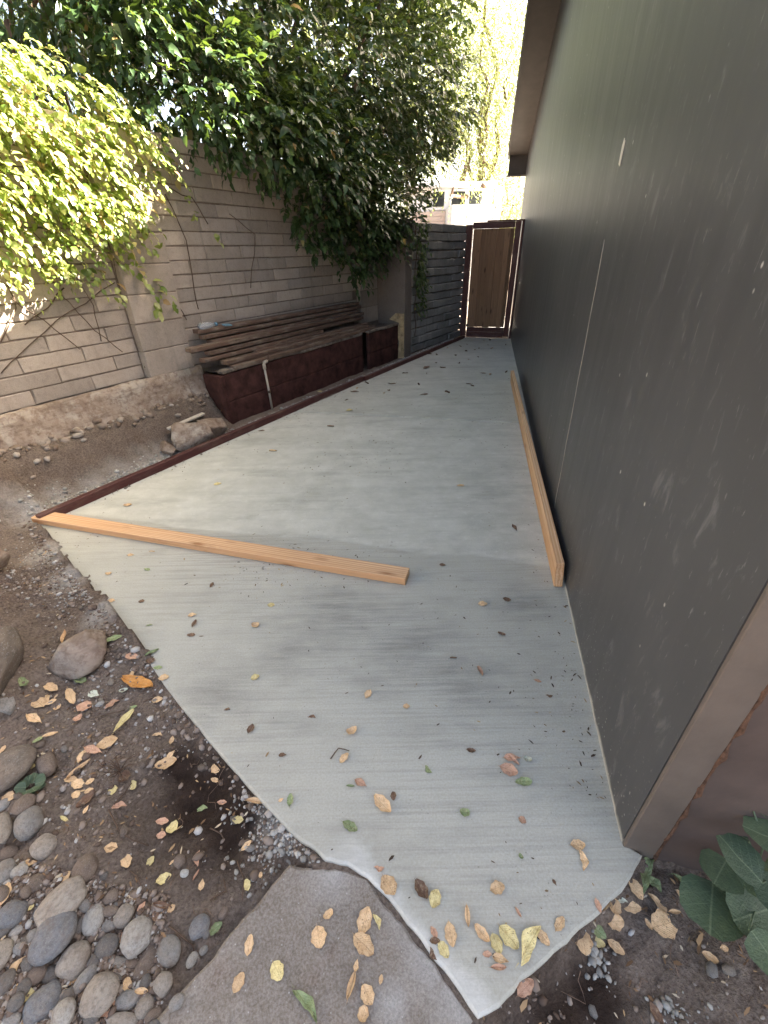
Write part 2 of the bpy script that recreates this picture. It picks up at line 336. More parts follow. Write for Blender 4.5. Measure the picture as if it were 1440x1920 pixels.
def m_stone():
    k = NT('river_stone'); oi = k.n('ObjectInfo'); sh = k.n('CombineXYZ', {0: k.math('MULTIPLY', oi.outputs['Random'], 31.0), 1: k.math('MULTIPLY', oi.outputs['Random'], 57.0), 2: 0.0}).outputs[0]
    g = k.n('VectorMath', {0: k.n('TexCoord').outputs['Object'], 1: sh}, operation='ADD').outputs[0]; col = oi.outputs['Color']
    c = k.mix(k.ramp(k.noise(g, 1.3, 5, .65), [(.35, 0.0), (.68, .8)]), col, k.mix(.6, col, (.30, .24, .18)))
    c = k.mix(k.ramp(k.noise(g, 4.5, 6, .75), [(.45, 0.0), (.68, .65)]), c, k.mix(.75, col, (.035, .03, .028)))
    c = k.mix(k.ramp(k.noise(g, 13, 4, .7), [(.56, 0.0), (.70, .6)]), c, (.42, .41, .39))
    c = k.mix(k.ramp(k.vor(g, 9), [(.08, .55), (.16, 0.0)]), c, (.5, .49, .47))
    gw = k.coord('World'); c = k.mix(k.ramp(k.noise(gw, 30, 5, .7), [(.52, 0.0), (.68, .6)]), c, (.17, .125, .095))
    k.bump(k.math('ADD', k.noise(g, 7, 6, .7), k.math('MULTIPLY', k.noise(g, 40, 3, .7), .5)), .55, .06); return k.fin(c, .78, .25)
def m_dry():
    k = NT('dry_leaf'); oi = k.n('ObjectInfo'); ob = k.n('TexCoord').outputs['Object']; sh = k.n('CombineXYZ', {0: k.math('MULTIPLY', oi.outputs['Random'], 31.0), 1: k.math('MULTIPLY', oi.outputs['Random'], 57.0), 2: 0.0}).outputs[0]
    g = k.n('VectorMath', {0: ob, 1: sh}, operation='ADD').outputs[0]; xyz = k.n('SeparateXYZ', {0: ob})
    ay = k.math('ABSOLUTE', xyz.outputs[1]); col = oi.outputs['Color']
    dark = k.mix(1.0, col, (.48, .38, .28), 'MULTIPLY'); lite = k.mix(.35, col, (.8, .68, .45))
    c = k.mix(k.ramp(k.noise(g, 3.2, 5, .7), [(.44, 0.0), (.68, .55)]), col, dark)
    c = k.mix(k.ramp(k.noise(g, 6, 3), [(.5, 0.0), (.7, .5)]), c, lite)
    c = k.mix(k.ramp(k.noise(g, 11, 3, .6), [(.62, 0.0), (.68, .75)]), c, (.09, .045, .02))
    c = k.mix(k.ramp(ay, [(.006, .5), (.018, 0.0)]), c, dark)
    vx = k.math('SINE', k.math('MULTIPLY', k.math('ADD', xyz.outputs[0], k.math('MULTIPLY', ay, -1.3)), 62.0)); c = k.mix(k.ramp(vx, [(.85, 0.0), (1.0, .05)]), c, dark)
    c = k.mix(k.ramp(ay, [(.20, 0.0), (.34, .35)]), c, dark)
    k.bump(k.math('ADD', k.math('MULTIPLY', vx, .12), k.math('MULTIPLY', k.noise(g, 7, 4), 3.0)), .3, .03); return k.fin(c, .6, .3)
SLAB = m_slab(); OLD = m_oldslab(); DIRT = m_dirt(); FOOT = m_footing(); HOUSE = m_house()
BLOCK = m_block('wall_block', (.315, .255, .205), (.41, .345, .285), (.17, .14, .115), 0)
MORTAR = m_plain('mortar', (.21, .165, .13), .95, .1, .4, 20, .5)
SLUMP = m_block('slump_block', (.19, .19, .175), (.31, .30, .285), (.12, .115, .10), 5)
STUCCO = m_block('stucco_panel', (.14, .108, .085), (.19, .152, .122), (.08, .06, .048), 9)
TANST = m_plain('broken_stucco', (.42, .31, .18), .95, .1, .45, 18, .8)
TRIM = m_plain('brown_trim', (.125, .102, .084), .5, .4, .2, 6, .15); TRIMD = m_plain('brown_panel', (.095, .070, .060), .5, .4, .25, 6, .15)
SOFF = m_plain('soffit_paint', (.060, .052, .047), .6, .3, .2, 6, .1); CRUST = m_plain('dirt_crust', (.13, .075, .05), .95, .1, .5, 60, .8)
FIR = m_wood('fresh_fir', (.72, .48, .29), (.56, .30, .14), (.30, .14, .06), .6)
REDW = m_wood('red_stained_wood', (.085, .026, .022), (.060, .018, .016), (.03, .012, .010), .55, False, (.13, .075, .06))
WEATH = m_wood('weathered_plank', (.165, .105, .075), (.11, .068, .048), (.07, .045, .035), .8, True, (.27, .22, .17))
CEDAR = m_wood('cedar_board', (.28, .165, .09), (.165, .088, .048), (.045, .022, .014), .7, True, None, .9)
REDP = m_plain('red_planter_paint', (.066, .027, .022), .8, .2, .6, 9, .6)
GREYTOP = m_plain('dusty_cap', (.20, .165, .135), .95, .1, .6, 14, .9); PVC = m_plain('pvc', (.45, .38, .30), .5, .4, .2, 15, .1)
STONE = m_stone(); DRY = m_dry()
CLOD = m_leaf('gravel_clods', [(0, (.10, .070, .053)), (.45, (.20, .155, .125)), (.75, (.27, .225, .19)), (.93, (.36, .34, .315)), (1, (.46, .45, .43))], .0, .9, .1)
FINES = m_leaf('concrete_crumbs', [(0, (.22, .21, .19)), (.6, (.32, .31, .28)), (1, (.45, .43, .40))], .0, .95, .1)
FLECK = m_leaf('debris_flecks', [(0, (.05, .035, .025)), (.6, (.10, .07, .05)), (.9, (.25, .17, .09)), (1, (.4, .3, .15))], .0, .8, .1)
IVY = m_leaf('ivy_leaf', [(0, (.08, .14, .025)), (.35, (.16, .23, .045)), (.65, (.27, .32, .08)), (.86, (.44, .45, .20)), (.95, (.40, .26, .12)), (1, (.26, .15, .08))], .38, .36, .5, (.46, .46, .10))
SHRUB = m_leaf('shrub_leaf', [(0, (.018, .036, .013)), (.5, (.034, .064, .022)), (.9, (.066, .112, .037)), (.985, (.13, .15, .05)), (1, (.35, .22, .08))], .18, .40, .35, (.22, .32, .03))
FARL = m_leaf('far_leaf', [(0, (.06, .08, .03)), (.5, (.14, .17, .06)), (1, (.34, .34, .17))], .35, .45, .5, (.38, .42, .10))
NEED = m_leaf('dark_needles', [(0, (.022, .03, .02)), (1, (.06, .065, .04))], .15, .6, .2)
PLANT = m_plantleaf() if True else m_leaf('plant_leaf', [(0, (.05, .085, .045)), (1, (.10, .15, .07))], .25, .5, .3)
BARK = m_plain('bark', (.14, .095, .065), .9, .1, .45, 14, .8); STEM = m_plain('dry_stem', (.11, .075, .055), .9, .1, .4, 30, .4)
WHITE = m_plain('white_panel', (.80, .79, .77), .6, .3, .04, 3, .05); PEACH = m_plain('siding', (.62, .50, .42), .7, .3, .06, 3, .05)
GLASS = NT('dark_window').fin((.03, .033, .035), .06, .5); ROOFM = m_plain('roofing', (.09, .085, .08), .9, .2, .3, 20, .4)
DRIVE = m_plain('driveway_concrete', (.48, .46, .43), .9, .2, .12, 2, .1); WPAINT = m_plain('window_frame_paint', (.75, .75, .76), .5, .3, .04, 4, 0)

# ------------------------------------------------------------------ ground
def P2(x, y): return tuple(at(x, y)[:2])
WALLFAR = tuple(hw(7.66, 0.0)[:2])
slab_px = [(52, 985), (80, 1003), (100, 1035), (130, 1072), (175, 1120), (215, 1165), (240, 1200), (285, 1250), (330, 1312), (400, 1398), (480, 1490), (545, 1558), (608, 1613), (650, 1622), (690, 1642), (740, 1700), (800, 1775), (850, 1840), (897, 1906),
           (935, 1880), (975, 1835), (1015, 1805), (1110, 1718), (1185, 1640), (1205, 1603), (1180, 1588)]
SLABP = [P2(*p) for p in slab_px] + [tuple(hw(.0, -.012)[:2]), tuple(hw(7.64, -.012)[:2]), tuple(lw(5.7, .60)[:2]), tuple(lw(-1.25, .60)[:2])]
OLDP = [P2(*p) for p in [(542, 1616), (606, 1618), (650, 1623), (687, 1644), (737, 1702), (797, 1777), (848, 1843), (893, 1910)]]
OLDP += [(.10, .08), (-.05, -.05), (-.62, .10), P2(290, 1905), P2(420, 1757)]
def ground_z(x, y):
    x = np.asarray(x, float); y = np.asarray(y, float)
    s = (x-LA[0])*LD[0]+(y-LA[1])*LD[1]; o = (x-LA[0])*LN[0]+(y-LA[1])*LN[1]
    d = sdf(x, y, SLABP); d2 = sdf(x, y, OLDP)
    n = fbm(x*2.1, y*2.1, 1, 5); n2 = fbm(x*9, y*9, 5, 4); n3 = fbm(x*38, y*38, 9, 3)
    z = -.045 + .035*n + .030*n2 + .012*n3
    dark = np.exp(-((x+.60)**2+(y-.72)**2)/.03); z = z - .045*dark
    left = sstep(.08, .75, d)*sstep(.75, 1.25, y)*sstep(-.9, -1.4, x)*sstep(3.2, 1.6, y)
    z = z + left*(.27+.16*n+.06*n2)
    # bank in front of the footing
    bank = sstep(.58, .15, o)*sstep(-2.2, -1.35, s)*(1-sstep(.42, .52, s))
    z = z*(1-bank) + bank*(.27+.05*n+.06*n2+.02*n3)
    strip = sstep(-1.3, -1.15, s)*(o < .66)*(1-bank); z = np.where(strip > 0, z*(1-strip)+strip*(.006+.012*n2), z)
    z = np.where(o < 0, .30, z)
    # right-hand bed
    z = z - .02*sstep(.3, .6, x)*(y < .5)
    z = np.where(d < .05, z+(-.020-z)*sstep(.05, .0, d)*(o > .62)*(s > -1.9), z)
    rough = sstep(-.85, -1.15, x)*sstep(1.15, 1.35, y)*(o > .64)*(s > -1.75)
    de = d + .045*rough*(.6+2.2*vnoise(x*9, y*9, 61)+1.2*vnoise(x*31, y*31, 62))
    z = z + .050*sstep(-.75, -1.05, x)*sstep(1.0, 1.3, y)*sstep(.6, .05, d)*(d > -.06)*(s < -1.2)
    z = np.where((rough > .3) & (de > -.0) & (d < .06), .004+.010*vnoise(x*45, y*45, 63)+.006, z)
    z = np.where((de < 0) & (d < -.03), -.11, z); z = np.where(d2 < -.03, -.13, z)
    gap = (np.minimum(d, 9) < .035) & (np.minimum(d2, 9) < .035) & (d > -.03) & (d2 > -.03); z = np.where(gap, -.016+.005*n3, z)
    far = sstep(8, 20, np.hypot(x, y)); z = np.where(np.hypot(x, y) > 8, z*(1-far)-.05*far, z)
    return z
def axis(segs):
    out = []
    for a, b, st in segs: out += list(np.arange(a, b-1e-6, st))
    return np.array(out+[segs[-1][1]])
gx = axis([(-90, -10, 8), (-10, -5, .5), (-5, -2.5, .06), (-2.5, 1.5, .0135), (1.5, 3.5, .08), (3.5, 10, .7), (10, 90, 8)])
gy = axis([(-60, -4, 7), (-4, -.6, .3), (-.6, 2.5, .0135), (2.5, 5, .035), (5, 9, .08), (9, 16, .7), (16, 120, 8)])
X, Y = np.meshgrid(gx, gy); Z = ground_z(X, Y); ny, nx = X.shape
idx = np.arange(nx*ny).reshape(ny, nx)
Q = np.stack([idx[:-1, :-1], idx[:-1, 1:], idx[1:, 1:], idx[1:, :-1]], -1).reshape(-1, 4)
struct('ground', fast_mesh('ground', np.stack([X, Y, Z], -1).reshape(-1, 3), Q, DIRT, True))
def gz(x, y): return float(ground_z(np.array([x]), np.array([y]))[0])
def surf(x, y):
    """surface kind and height at a world point"""
    if float(sdf(np.array([x]), np.array([y]), SLABP)[0]) < -.004: return 'slab', 0.0
    if float(sdf(np.array([x]), np.array([y]), OLDP)[0]) < -.004: return 'paving', -.012
    return 'dirt', gz(x, y)
def at_surf(px, py):
    z = 0.0
    for _ in range(6):
        P = at(px, py, z); k, z = surf(P[0], P[1])
    return at(px, py, z), k

def slab_mesh(name, poly, z0, z1, mat, rough=lambda x, y: 0.0, step=.02, bev=.006):
    pts = []
    n = len(poly)
    for i in range(n):
        a = np.array(poly[i]); b = np.array(poly[(i+1) % n]); L = np.linalg.norm(b-a); m = max(1, int(L/step)) if L < 2.4 else max(1, int(L/.2))
        for j in range(m): pts.append(a+(b-a)*j/m)
    pts = np.array(pts); nn = len(pts)
    t = np.roll(pts, -1, 0)-np.roll(pts, 1, 0); t /= np.linalg.norm(t, axis=1)[:, None]+1e-9
    area = .5*np.sum(pts[:, 0]*np.roll(pts[:, 1], -1)-np.roll(pts[:, 0], -1)*pts[:, 1])
    nrm = np.stack([t[:, 1], -t[:, 0]], 1)*(1 if area > 0 else -1)
    am = np.array([rough(*p) for p in pts]); jit = (fbm(pts[:, 0]*14, pts[:, 1]*14, 21, 4))*am
    pts = pts + nrm*jit[:, None]; inn = pts - nrm*bev
    V = [(p[0], p[1], z1) for p in inn]+[(p[0], p[1], z1-bev) for p in pts]+[(p[0], p[1], z0) for p in pts]
    Fc = [tuple(range(nn)) if area > 0 else tuple(range(nn-1, -1, -1))]
    for i in range(nn):
        j = (i+1) % nn
        for r in (0, 1):
            q = (r*nn+i, (r+1)*nn+i, (r+1)*nn+j, r*nn+j); Fc.append(q if area > 0 else q[::-1])
    return new_mesh(name, V, Fc, mat)
# the walk is two pours with an open control joint across it at s = 3.3
joint = 3.30
def split(poly, s0, keep_far):
    out = []; n = len(poly)
    f = lambda p: (np.array([p[0], p[1], 0])-HA)@HD-s0
    for i in range(n):
        a, b = np.array(poly[i]), np.array(poly[(i+1) % n]); fa, fb = f(a), f(b)
        if (fa > 0) == keep_far: out.append(tuple(a))
        if (fa > 0) != (fb > 0): out.append(tuple(a+(b-a)*fa/(fa-fb)))
    return out
def slab_rough(x, y):
    if x < -1.0 and y < 2.25: return .05
    if x < .66 and y < .56: return .012
    return 0.002
walk = struct('walkway', slab_mesh('walkway', split(SLABP, joint-.010, False), -.10, 0, SLAB, slab_rough))
ws2 = obj('slab', slab_mesh('slab', split(SLABP, joint+.010, True), -.10, 0, SLAB, slab_rough), walk)
struct('path', slab_mesh('path', OLDP, -.12, -.012, OLD, lambda x, y: .016 if y > .2 else .0, .015, .008))
# the bright drive beyond the gate
dv, df = box_vf((-3.2, 8.9, -.2), (9.5, 26, -.012))
R2 = Matrix.Rotation(-HY, 4, 'Z'); 
drv = struct('driveway', new_mesh('driveway', dv, df, DRIVE))

# ------------------------------------------------------------------ house
house = thing('house', 'dark grey painted house wall running down the right side under a brown gable eave', 'house', HA, HROT)
RS = .27; ZE = 2.68; SE = 9.03; SR = 4.7; WH = 8.0
def zr(s): return ZE+RS*(SE-max(s, 2*SR-s) if True else 0)
prof = [(0, -.30), (SE, -.30), (SE, zr(SE)), (SR, zr(SR)), (0, zr(0.0))]
v = [(s, 0, z) for s, z in prof]+[(s, -.18, z) for s, z in prof]
f = [(4, 3, 2, 1, 0), (5, 6, 7, 8, 9)]+[(i, (i+1) % 5, (i+1) % 5+5, i+5) for i in range(5)]
# the front face is cut into panels so the paint shades evenly
obj('gable_wall', new_mesh('gable_wall', v, f, HOUSE), house)
obj('back_wall', new_mesh('back_wall', *box_vf((SE-.18, -WH, -.3), (SE, -.182, zr(SE)-.02)), TRIM), house)
obj('corner_trim', bev_box('corner_trim', (-.012, -.082, -.3), (.001, -.002, 2.5), TRIM, .003), house)
obj('front_panel', new_mesh('front_panel', *box_vf((-.004, -WH, -.3), (.15, -.088, 2.5)), TRIMD), house)
obj('panel_joint', tubes_mesh('panel_joint', [([(-.006+.004*math.sin(i*1.7), -.085+.003*math.sin(i*2.3), -.1+i*.03) for i in range(60)], [.005+.004*abs(math.sin(i*1.31)*math.cos(i*.7)) for i in range(60)])], CRUST, 6), house)
ov = .30
for nm, s0, s1 in (('roof_slope', SE+.05, SR), ('roof_slope', -.35, SR)):
    vv = []
    for s, w in ((s0, 0), (s1, 0)):
        for o in (ov+.03, -WH):
            vv += [(s, o, zr(s)+.03), (s, o, zr(s)+.17)]
    ff = [(0, 1, 3, 2), (4, 6, 7, 5), (0, 2, 6, 4), (1, 5, 7, 3), (0, 4, 5, 1), (2, 3, 7, 6)]
    obj(nm, new_mesh(nm, vv, ff, ROOFM), house)
    vv = [(s, o, zr(s)+dz) for s in (s0-.06*(1 if s0 > SR else -1), s1) for o in (0.002, ov-.002) for dz in (0, .02)]
    obj('soffit', new_mesh('soffit', vv, ff, SOFF), house)
    vv = [(s, o, zr(s)+dz) for s in (s0, s1) for o in (ov, ov+.022) for dz in (-.03, .165)]
    obj('rake_fascia', new_mesh('rake_fascia', vv, ff, SOFF), house)
obj('eave_fascia', bev_box('eave_fascia', (SE+.002, -WH, 2.42), (SE+.035, ov-.003, zr(SE)+.02), SOFF, .003), house)
obj('eave_trim', bev_box('eave_trim', (SE-.012, -.02, 2.395), (SE+.045, ov+.02, 2.417), TRIM, .003), house)
# the pale seam that climbs the wall, and a chip of torn paint above it
seam = [(1.60+.012*math.sin(i*.9)*.2+.12*(i/30), .0005, .10+1.28*i/30) for i in range(31)]
obj('wall_seam', tubes_mesh('wall_seam', [(seam, .0016)], m_plain('seam_caulk', (.34, .30, .25), .7, .2, .3, 30, 0), 4), house)
ch = [(1.712, 1.63), (1.735, 1.64), (1.74, 1.70), (1.725, 1.72), (1.715, 1.70), (1.707, 1.71)]
obj('paint_chip', new_mesh('paint_chip', [(s, .001, z) for s, z in ch]+[(s, .004, z) for s, z in ch], [(11, 10, 9, 8, 7, 6)]+[(i, (i+1) % 6, (i+1) % 6+6, i+6) for i in range(6)], m_plain('bare_chip', (.55, .50, .42), .8, .2, .1, 20, 0)), house)

# ------------------------------------------------------------------ block wall on the left
bw = thing('block_wall', 'grey long-block garden wall on the left, overgrown with vines, with an earthy footing', 'wall', LA, LROT)
CH, BL = .1016, .4064; NC = 16
def block_meshes(name, l, h, d, mat, n, bulge=0.0, bev=.004, seg=1):
    out = []
    for q in range(n):
        bm = bmesh.new(); v, f = box_vf((-l/2, 0, -h/2), (l/2, d, h/2)); vs = [bm.verts.new(p) for p in v]
        for t in f: bm.faces.new([vs[i] for i in t])
        ed = [e for e in bm.edges if all(p.co.y < d*.5 for p in e.verts)]
        bmesh.ops.bevel(bm, geom=ed, offset=bev, segments=seg, affect='EDGES', profile=.5)
        if bulge:
            L = [e for e in bm.edges if abs(e.verts[0].co.x-e.verts[1].co.x) > l*.6]
            bmesh.ops.subdivide_edges(bm, edges=L, cuts=6, use_grid_fill=True)
            for p in bm.verts:
                if p.co.y < d*.5:
                    u = vnoise(p.co.x*14+q*9, p.co.z*30+3, 40+q); w = vnoise(p.co.x*10+q*7, p.co.z*3, 60+q)
                    p.co.y -= bulge*(1-(2*p.co.z/h)**2)*.8+.011*u; p.co.z += .011*w
        else:
            for p in bm.verts: p.co += Vector((.0022*rng.normal(), .0018*rng.normal(), .0018*rng.normal()))
        m = bpy.data.meshes.new(name); bm.to_mesh(m); bm.free(); m.materials.append(mat); out.append(m)
    return out
BM = block_meshes('block', BL-.008, CH-.008, .19, BLOCK, 6); BH = block_meshes('block', BL/2-.008, CH-.008, .19, BLOCK, 3)
obj('mortar_core', new_mesh('mortar_core', *box_vf((-6.0, .007, .0), (3.7, .185, .5+NC*CH-.006)), MORTAR), bw)
far_v = []; far_f = []; nblk = 0
for r in range(NC):
    off = (BL/2 if r % 2 else 0.0); s = 0.02-off
    xs = []
    k = 0
    while True:
        c = -.205-k*BL+(BL/2 if r % 2 else 0)
        if c < -6: break
        xs.append(c); k += 1
    if r % 2: xs[0] = None
    cells = [(c, False) for c in xs if c is not None]
    if r % 2: cells.append((-.105, True))
    k = 0
    while .65+k*BL < 3.2:
        cells.append((.66+k*BL+(BL/2 if r % 2 else 0), False)); k += 1
    if r % 2: cells.append((.46+.105, True))
    for c, half in cells:
        z = .5+(r+.5)*CH
        if c > 3.3: continue
        if c > -1.9 or False:
            m = random.choice(BH if half else BM)
            o = obj('block', m, bw, (c, random.uniform(-.0015, .0015), z)); nblk += 1
        else:
            v, f = box_vf((c-BL/2+.005, 0, z-CH/2+.005), (c+BL/2-.005, .19, z+CH/2-.005)); q = len(far_v); far_v += v; far_f += [tuple(i+q for i in t) for t in f]
tag(obj('blocks', new_mesh('blocks', far_v, far_f, BLOCK), bw), kind='stuff')
PB = block_meshes('pilaster_block', .434, .194, .24, BLOCK, 3)
for base in (0.225, 3.42):
    n = 8 if base < 1 else 6
    for r in range(n): obj('pilaster_block', PB[r % 3], bw, (base, -.055, .5+(r+.5)*.2))
    obj('pilaster_core', new_mesh('pilaster_core', *box_vf((base-.212, -.05, .4), (base+.212, .18, .5+n*.2-.005)), MORTAR), bw)
# footing: an uneven cast strip with a crumbled ledge at its toe
prof = [(.02, .502), (.055, .506), (.075, .49), (.085, .43), (.105, .36), (.13, .29), (.15, .225), (.16, .19), (.175, .15), (.19, .10), (.20, .05), (.22, -.05)]
ss = np.arange(-5.2, .52, .03); V = []
for s in ss:
    for j, (o, z) in enumerate(prof):
        a = fbm(np.array([s*4.0]), np.array([j*.5]), 77, 4)[0]; b = fbm(np.array([s*9.0]), np.array([j*.9+4]), 78, 4)[0]
        w = 0.25 if j < 2 else 1.0
        led = 0
        shr = 1
        V.append((s, -((o-.1)*shr+.1 if j >= 6 else o)-(.03*a*w+led), z+.045*b*w))
m = len(prof); Fq = [(i*m+j, i*m+j+1, (i+1)*m+j+1, (i+1)*m+j) for i in range(len(ss)-1) for j in range(m-1)]
obj('footing', new_mesh('footing', V, Fq, FOOT, True), bw)
# the return at the far end: a smooth rendered panel facing down the walk
obj('return_panel', bev_box('return_panel', (3.66, -.47, -.1), (3.86, -.02, 1.69), STUCCO, .006), bw)
V = []; Fq = []
zz = np.arange(0, .62, .04)
for i, z in enumerate(zz):
    wd = .10+.02*math.sin(z*23) if z < .5 else .26-(z-.5)*1.2
    for j in range(6):
        o = -.472+wd*j/5; V.append((3.652-.012*abs(math.sin(j*1.4+z*9))-.004, o, z))
for i in range(len(zz)-1):
    for j in range(5): Fq.append((i*6+j, (i+1)*6+j, (i+1)*6+j+1, i*6+j+1))
obj('broken_stucco', new_mesh('broken_stucco', V, Fq, TANST, False), bw)

# ------------------------------------------------------------------ slump block wall beside the gate
s0 = lw(4.02, .40); s1 = np.array([1.405, 8.262, 0]); dv = s1-s0; SL = float(np.hypot(dv[0], dv[1])); SROT = math.atan2(dv[1], dv[0])
sw = thing('slump_block_wall', 'short wall of bulging grey slump blocks between the rendered return and the wooden gate', 'wall', s0, SROT)
SM = block_meshes('slump_block', BL-.006, .100, .15, SLUMP, 7, .020, .010, 2)
obj('mortar_core', new_mesh('mortar_core', *box_vf((.0, .03, .14), (SL+.018, .148, 1.64)), MORTAR), sw)
for r in range(15):
    z = .012+(r+.5)*.1105; c = 0.0
    cuts = [BL/2] if r % 2 else []
    while (sum(cuts)+BL) < SL-.06: cuts.append(BL)
    cuts.append(SL+.024-sum(cuts)-(random.uniform(0, .020) if r < 7 else random.uniform(0, .008)))
    for w in cuts:
        o = obj('slump_block', random.choice(SM), sw, (c+w/2, random.uniform(-.012, .008), z+random.uniform(-.002, .002)), (random.uniform(-.05, .05), random.uniform(-.012, .012), 0)); o.scale = (w/BL, 1, 1); c += w

# ------------------------------------------------------------------ gate
g0 = np.array([1.425, 8.27, 0]); g1 = np.array([2.262, 8.005, 0]); gv = g1-g0; GL = float(np.linalg.norm(gv)); GROT = math.atan2(gv[1], gv[0])
gate = thing('wooden_gate', 'narrow gate of dark upright cedar boards in red-brown frame ending the walk', 'gate', g0, GROT)
def wood_box(name, a, b, mat, parent, axis=0, bev=.003, jit=0.0):
    """box whose local X runs along its length (so the grain does too)"""
    a = np.array(a, float); b = np.array(b, float); c = (a+b)/2; e = (b-a)/2
    L = [0, 1, 2]; L = L[axis:]+L[:axis]; ex = e[L]
    me = bev_box(name, tuple(-ex), tuple(ex), mat, bev, 1, jit)
    Rm = np.zeros((3, 3))
    for i in range(3): Rm[L[i], i] = 1
    mw = Matrix([[*Rm[0], c[0]], [*Rm[1], c[1]], [*Rm[2], c[2]], [0, 0, 0, 1]])
    return obj(name, me, parent, mw=mw)
wood_box('gate_post', (-.022, -.02, -.05), (.082, .07, 1.67), REDW, gate, 2)
wood_box('wall_post', (GL-.045, -.01, -.05), (GL-.014, .08, 1.72), REDW, gate, 2)
wood_box('stile', (GL-.145, -.015, .03), (GL-.06, .03, 1.70), REDW, gate, 2)
wood_box('top_rail', (.086, -.015, 1.615), (GL-.148, .03, 1.70), REDW, gate, 0)
wood_box('cap_board', (.30, -.03, 1.703), (GL-.01, .09, 1.722), REDW, gate, 0)
wood_box('bottom_rail', (.1, -.015, .10), (GL-.148, .03, .17), REDW, gate, 0)
wood_box('kick_board', (.1, -.012, .012), (GL-.148, .025, .096), REDW, gate, 0)
bx = .100; ws = [.11, .13, .10, .115, .065, .055]; tot = sum(ws); av = GL-.152-bx
for i, w in enumerate(ws):
    w2 = w*av/tot
    o = wood_box('board', (bx-.003, .001+.022*(i % 2), .172), (bx+w2+.003, .018+.022*(i % 2), 1.613), CEDAR, gate, 2, .002); bx += w2
obj('latch', bev_box('latch', (.088, -.026, .18), (.125, -.016, .22), SOFF, .003), gate)

# ------------------------------------------------------------------ edging boards, planter, pipe
def board(name, label, cat, p0, p1, w, h, z, mat, group=None, roll=0.0, bev=.003, jit=0.0):
    p0 = np.array([p0[0], p0[1]]); p1 = np.array([p1[0], p1[1]]); d = p1-p0; L = np.linalg.norm(d)
    me = bev_box(name, (-L/2, -w/2, -h/2), (L/2, w/2, h/2), mat, bev, 1, jit, 8 if jit else 0)
    o = obj(name, me, None, ((p0[0]+p1[0])/2, (p0[1]+p1[1])/2, z+h/2), (roll, 0, math.atan2(d[1], d[0])))
    return tag(o, label, cat, group)
board('edging_board', 'dark red stained edging board on the near left side of the slab', 'edging', lw(-1.29, .612), lw(2.34, .585), .040, .078, -.022, REDW, None, 0, .004, .006)
board('edging_board', 'dark red stained edging board running from beside the planter to the gate', 'edging', lw(2.36, .60), lw(5.62, .625), .040, .074, -.026, REDW, None, 0, .004, .006)
pl = thing('planter', 'low dark red raised planter with dusty caps along the left wall', 'planter', LA, LROT)
def psec(s0, s1, o):
    for z0, z1 in ((-.02, .205), (.211, .445)):
        obj('side_panel', bev_box('side_panel', (s0, -o, z0), (s1, -o+.045, z1), REDP, .004, 1, .006, 12), pl)
    obj('cap', bev_box('cap', (s0-.01, -o-.008, .447), (s1, -o+.065, .475), GREYTOP, .006, 1, .022, 24), pl)
psec(.50, 2.74, .345); psec(2.86, 3.645, .375)
obj('end_panel', bev_box('end_panel', (.455, -.352, -.02), (.496, -.12, .44), REDP, .004, 1, .006, 4), pl)
obj('end_post', bev_box('end_post', (.43, -.365, -.02), (.452, -.325, .45), REDP, .003), pl)
obj('recess_panel', bev_box('recess_panel', (2.70, -.26, -.02), (2.90, -.22, .43), REDP, .004), pl)
V = []; Fq = []; ss = np.arange(.50, 3.66, .05); oo = [.30, .26, .22, .18, .13, .08, .01]
for s in ss:
    for j, o in enumerate(oo):
        z = .455+.03*vnoise(np.array([s*9]), np.array([o*30]), 5)[0]; z = max(z, .53 if o < .25 and .8 < s < 2.9 else 0, .645 if o < .14 and .8 < s < 2.9 else 0); V.append((s, -o, z))
m = len(oo); Fq = [(i*m+j, i*m+j+1, (i+1)*m+j+1, (i+1)*m+j) for i in range(len(ss)-1) for j in range(m-1)]
obj('planter_soil', new_mesh('planter_soil', V, [q[::-1] for q in Fq], DIRT, True), pl)
pp = thing('irrigation_pipe', 'cream plastic riser pipe with an elbow leaning on the red planter', 'pipe', lw(.965, .375), LROT)
obj('riser', tubes_mesh('riser', [([(.02, 0, 0), (.012, 0, .2), (0, .0, .425)], .0105)], PVC, 10), pp)
obj('elbow', tubes_mesh('elbow', [([(0, 0, .405), (0, 0, .45), (.004, 0, .462), (.02, 0, .468), (.045, 0, .468)], .016)], PVC, 10), pp)
obj('coupling', tubes_mesh('coupling', [([(.0135, 0, .175), (.0125, 0, .20)], .016)], STEM, 10), pp)
obj('valve_handle', tubes_mesh('valve_handle', [([(.05, 0, .468), (.075, .01, .475)], .010), ([(.075, .0, .45), (.08, .01, .515)], .005)], STEM, 8), pp)

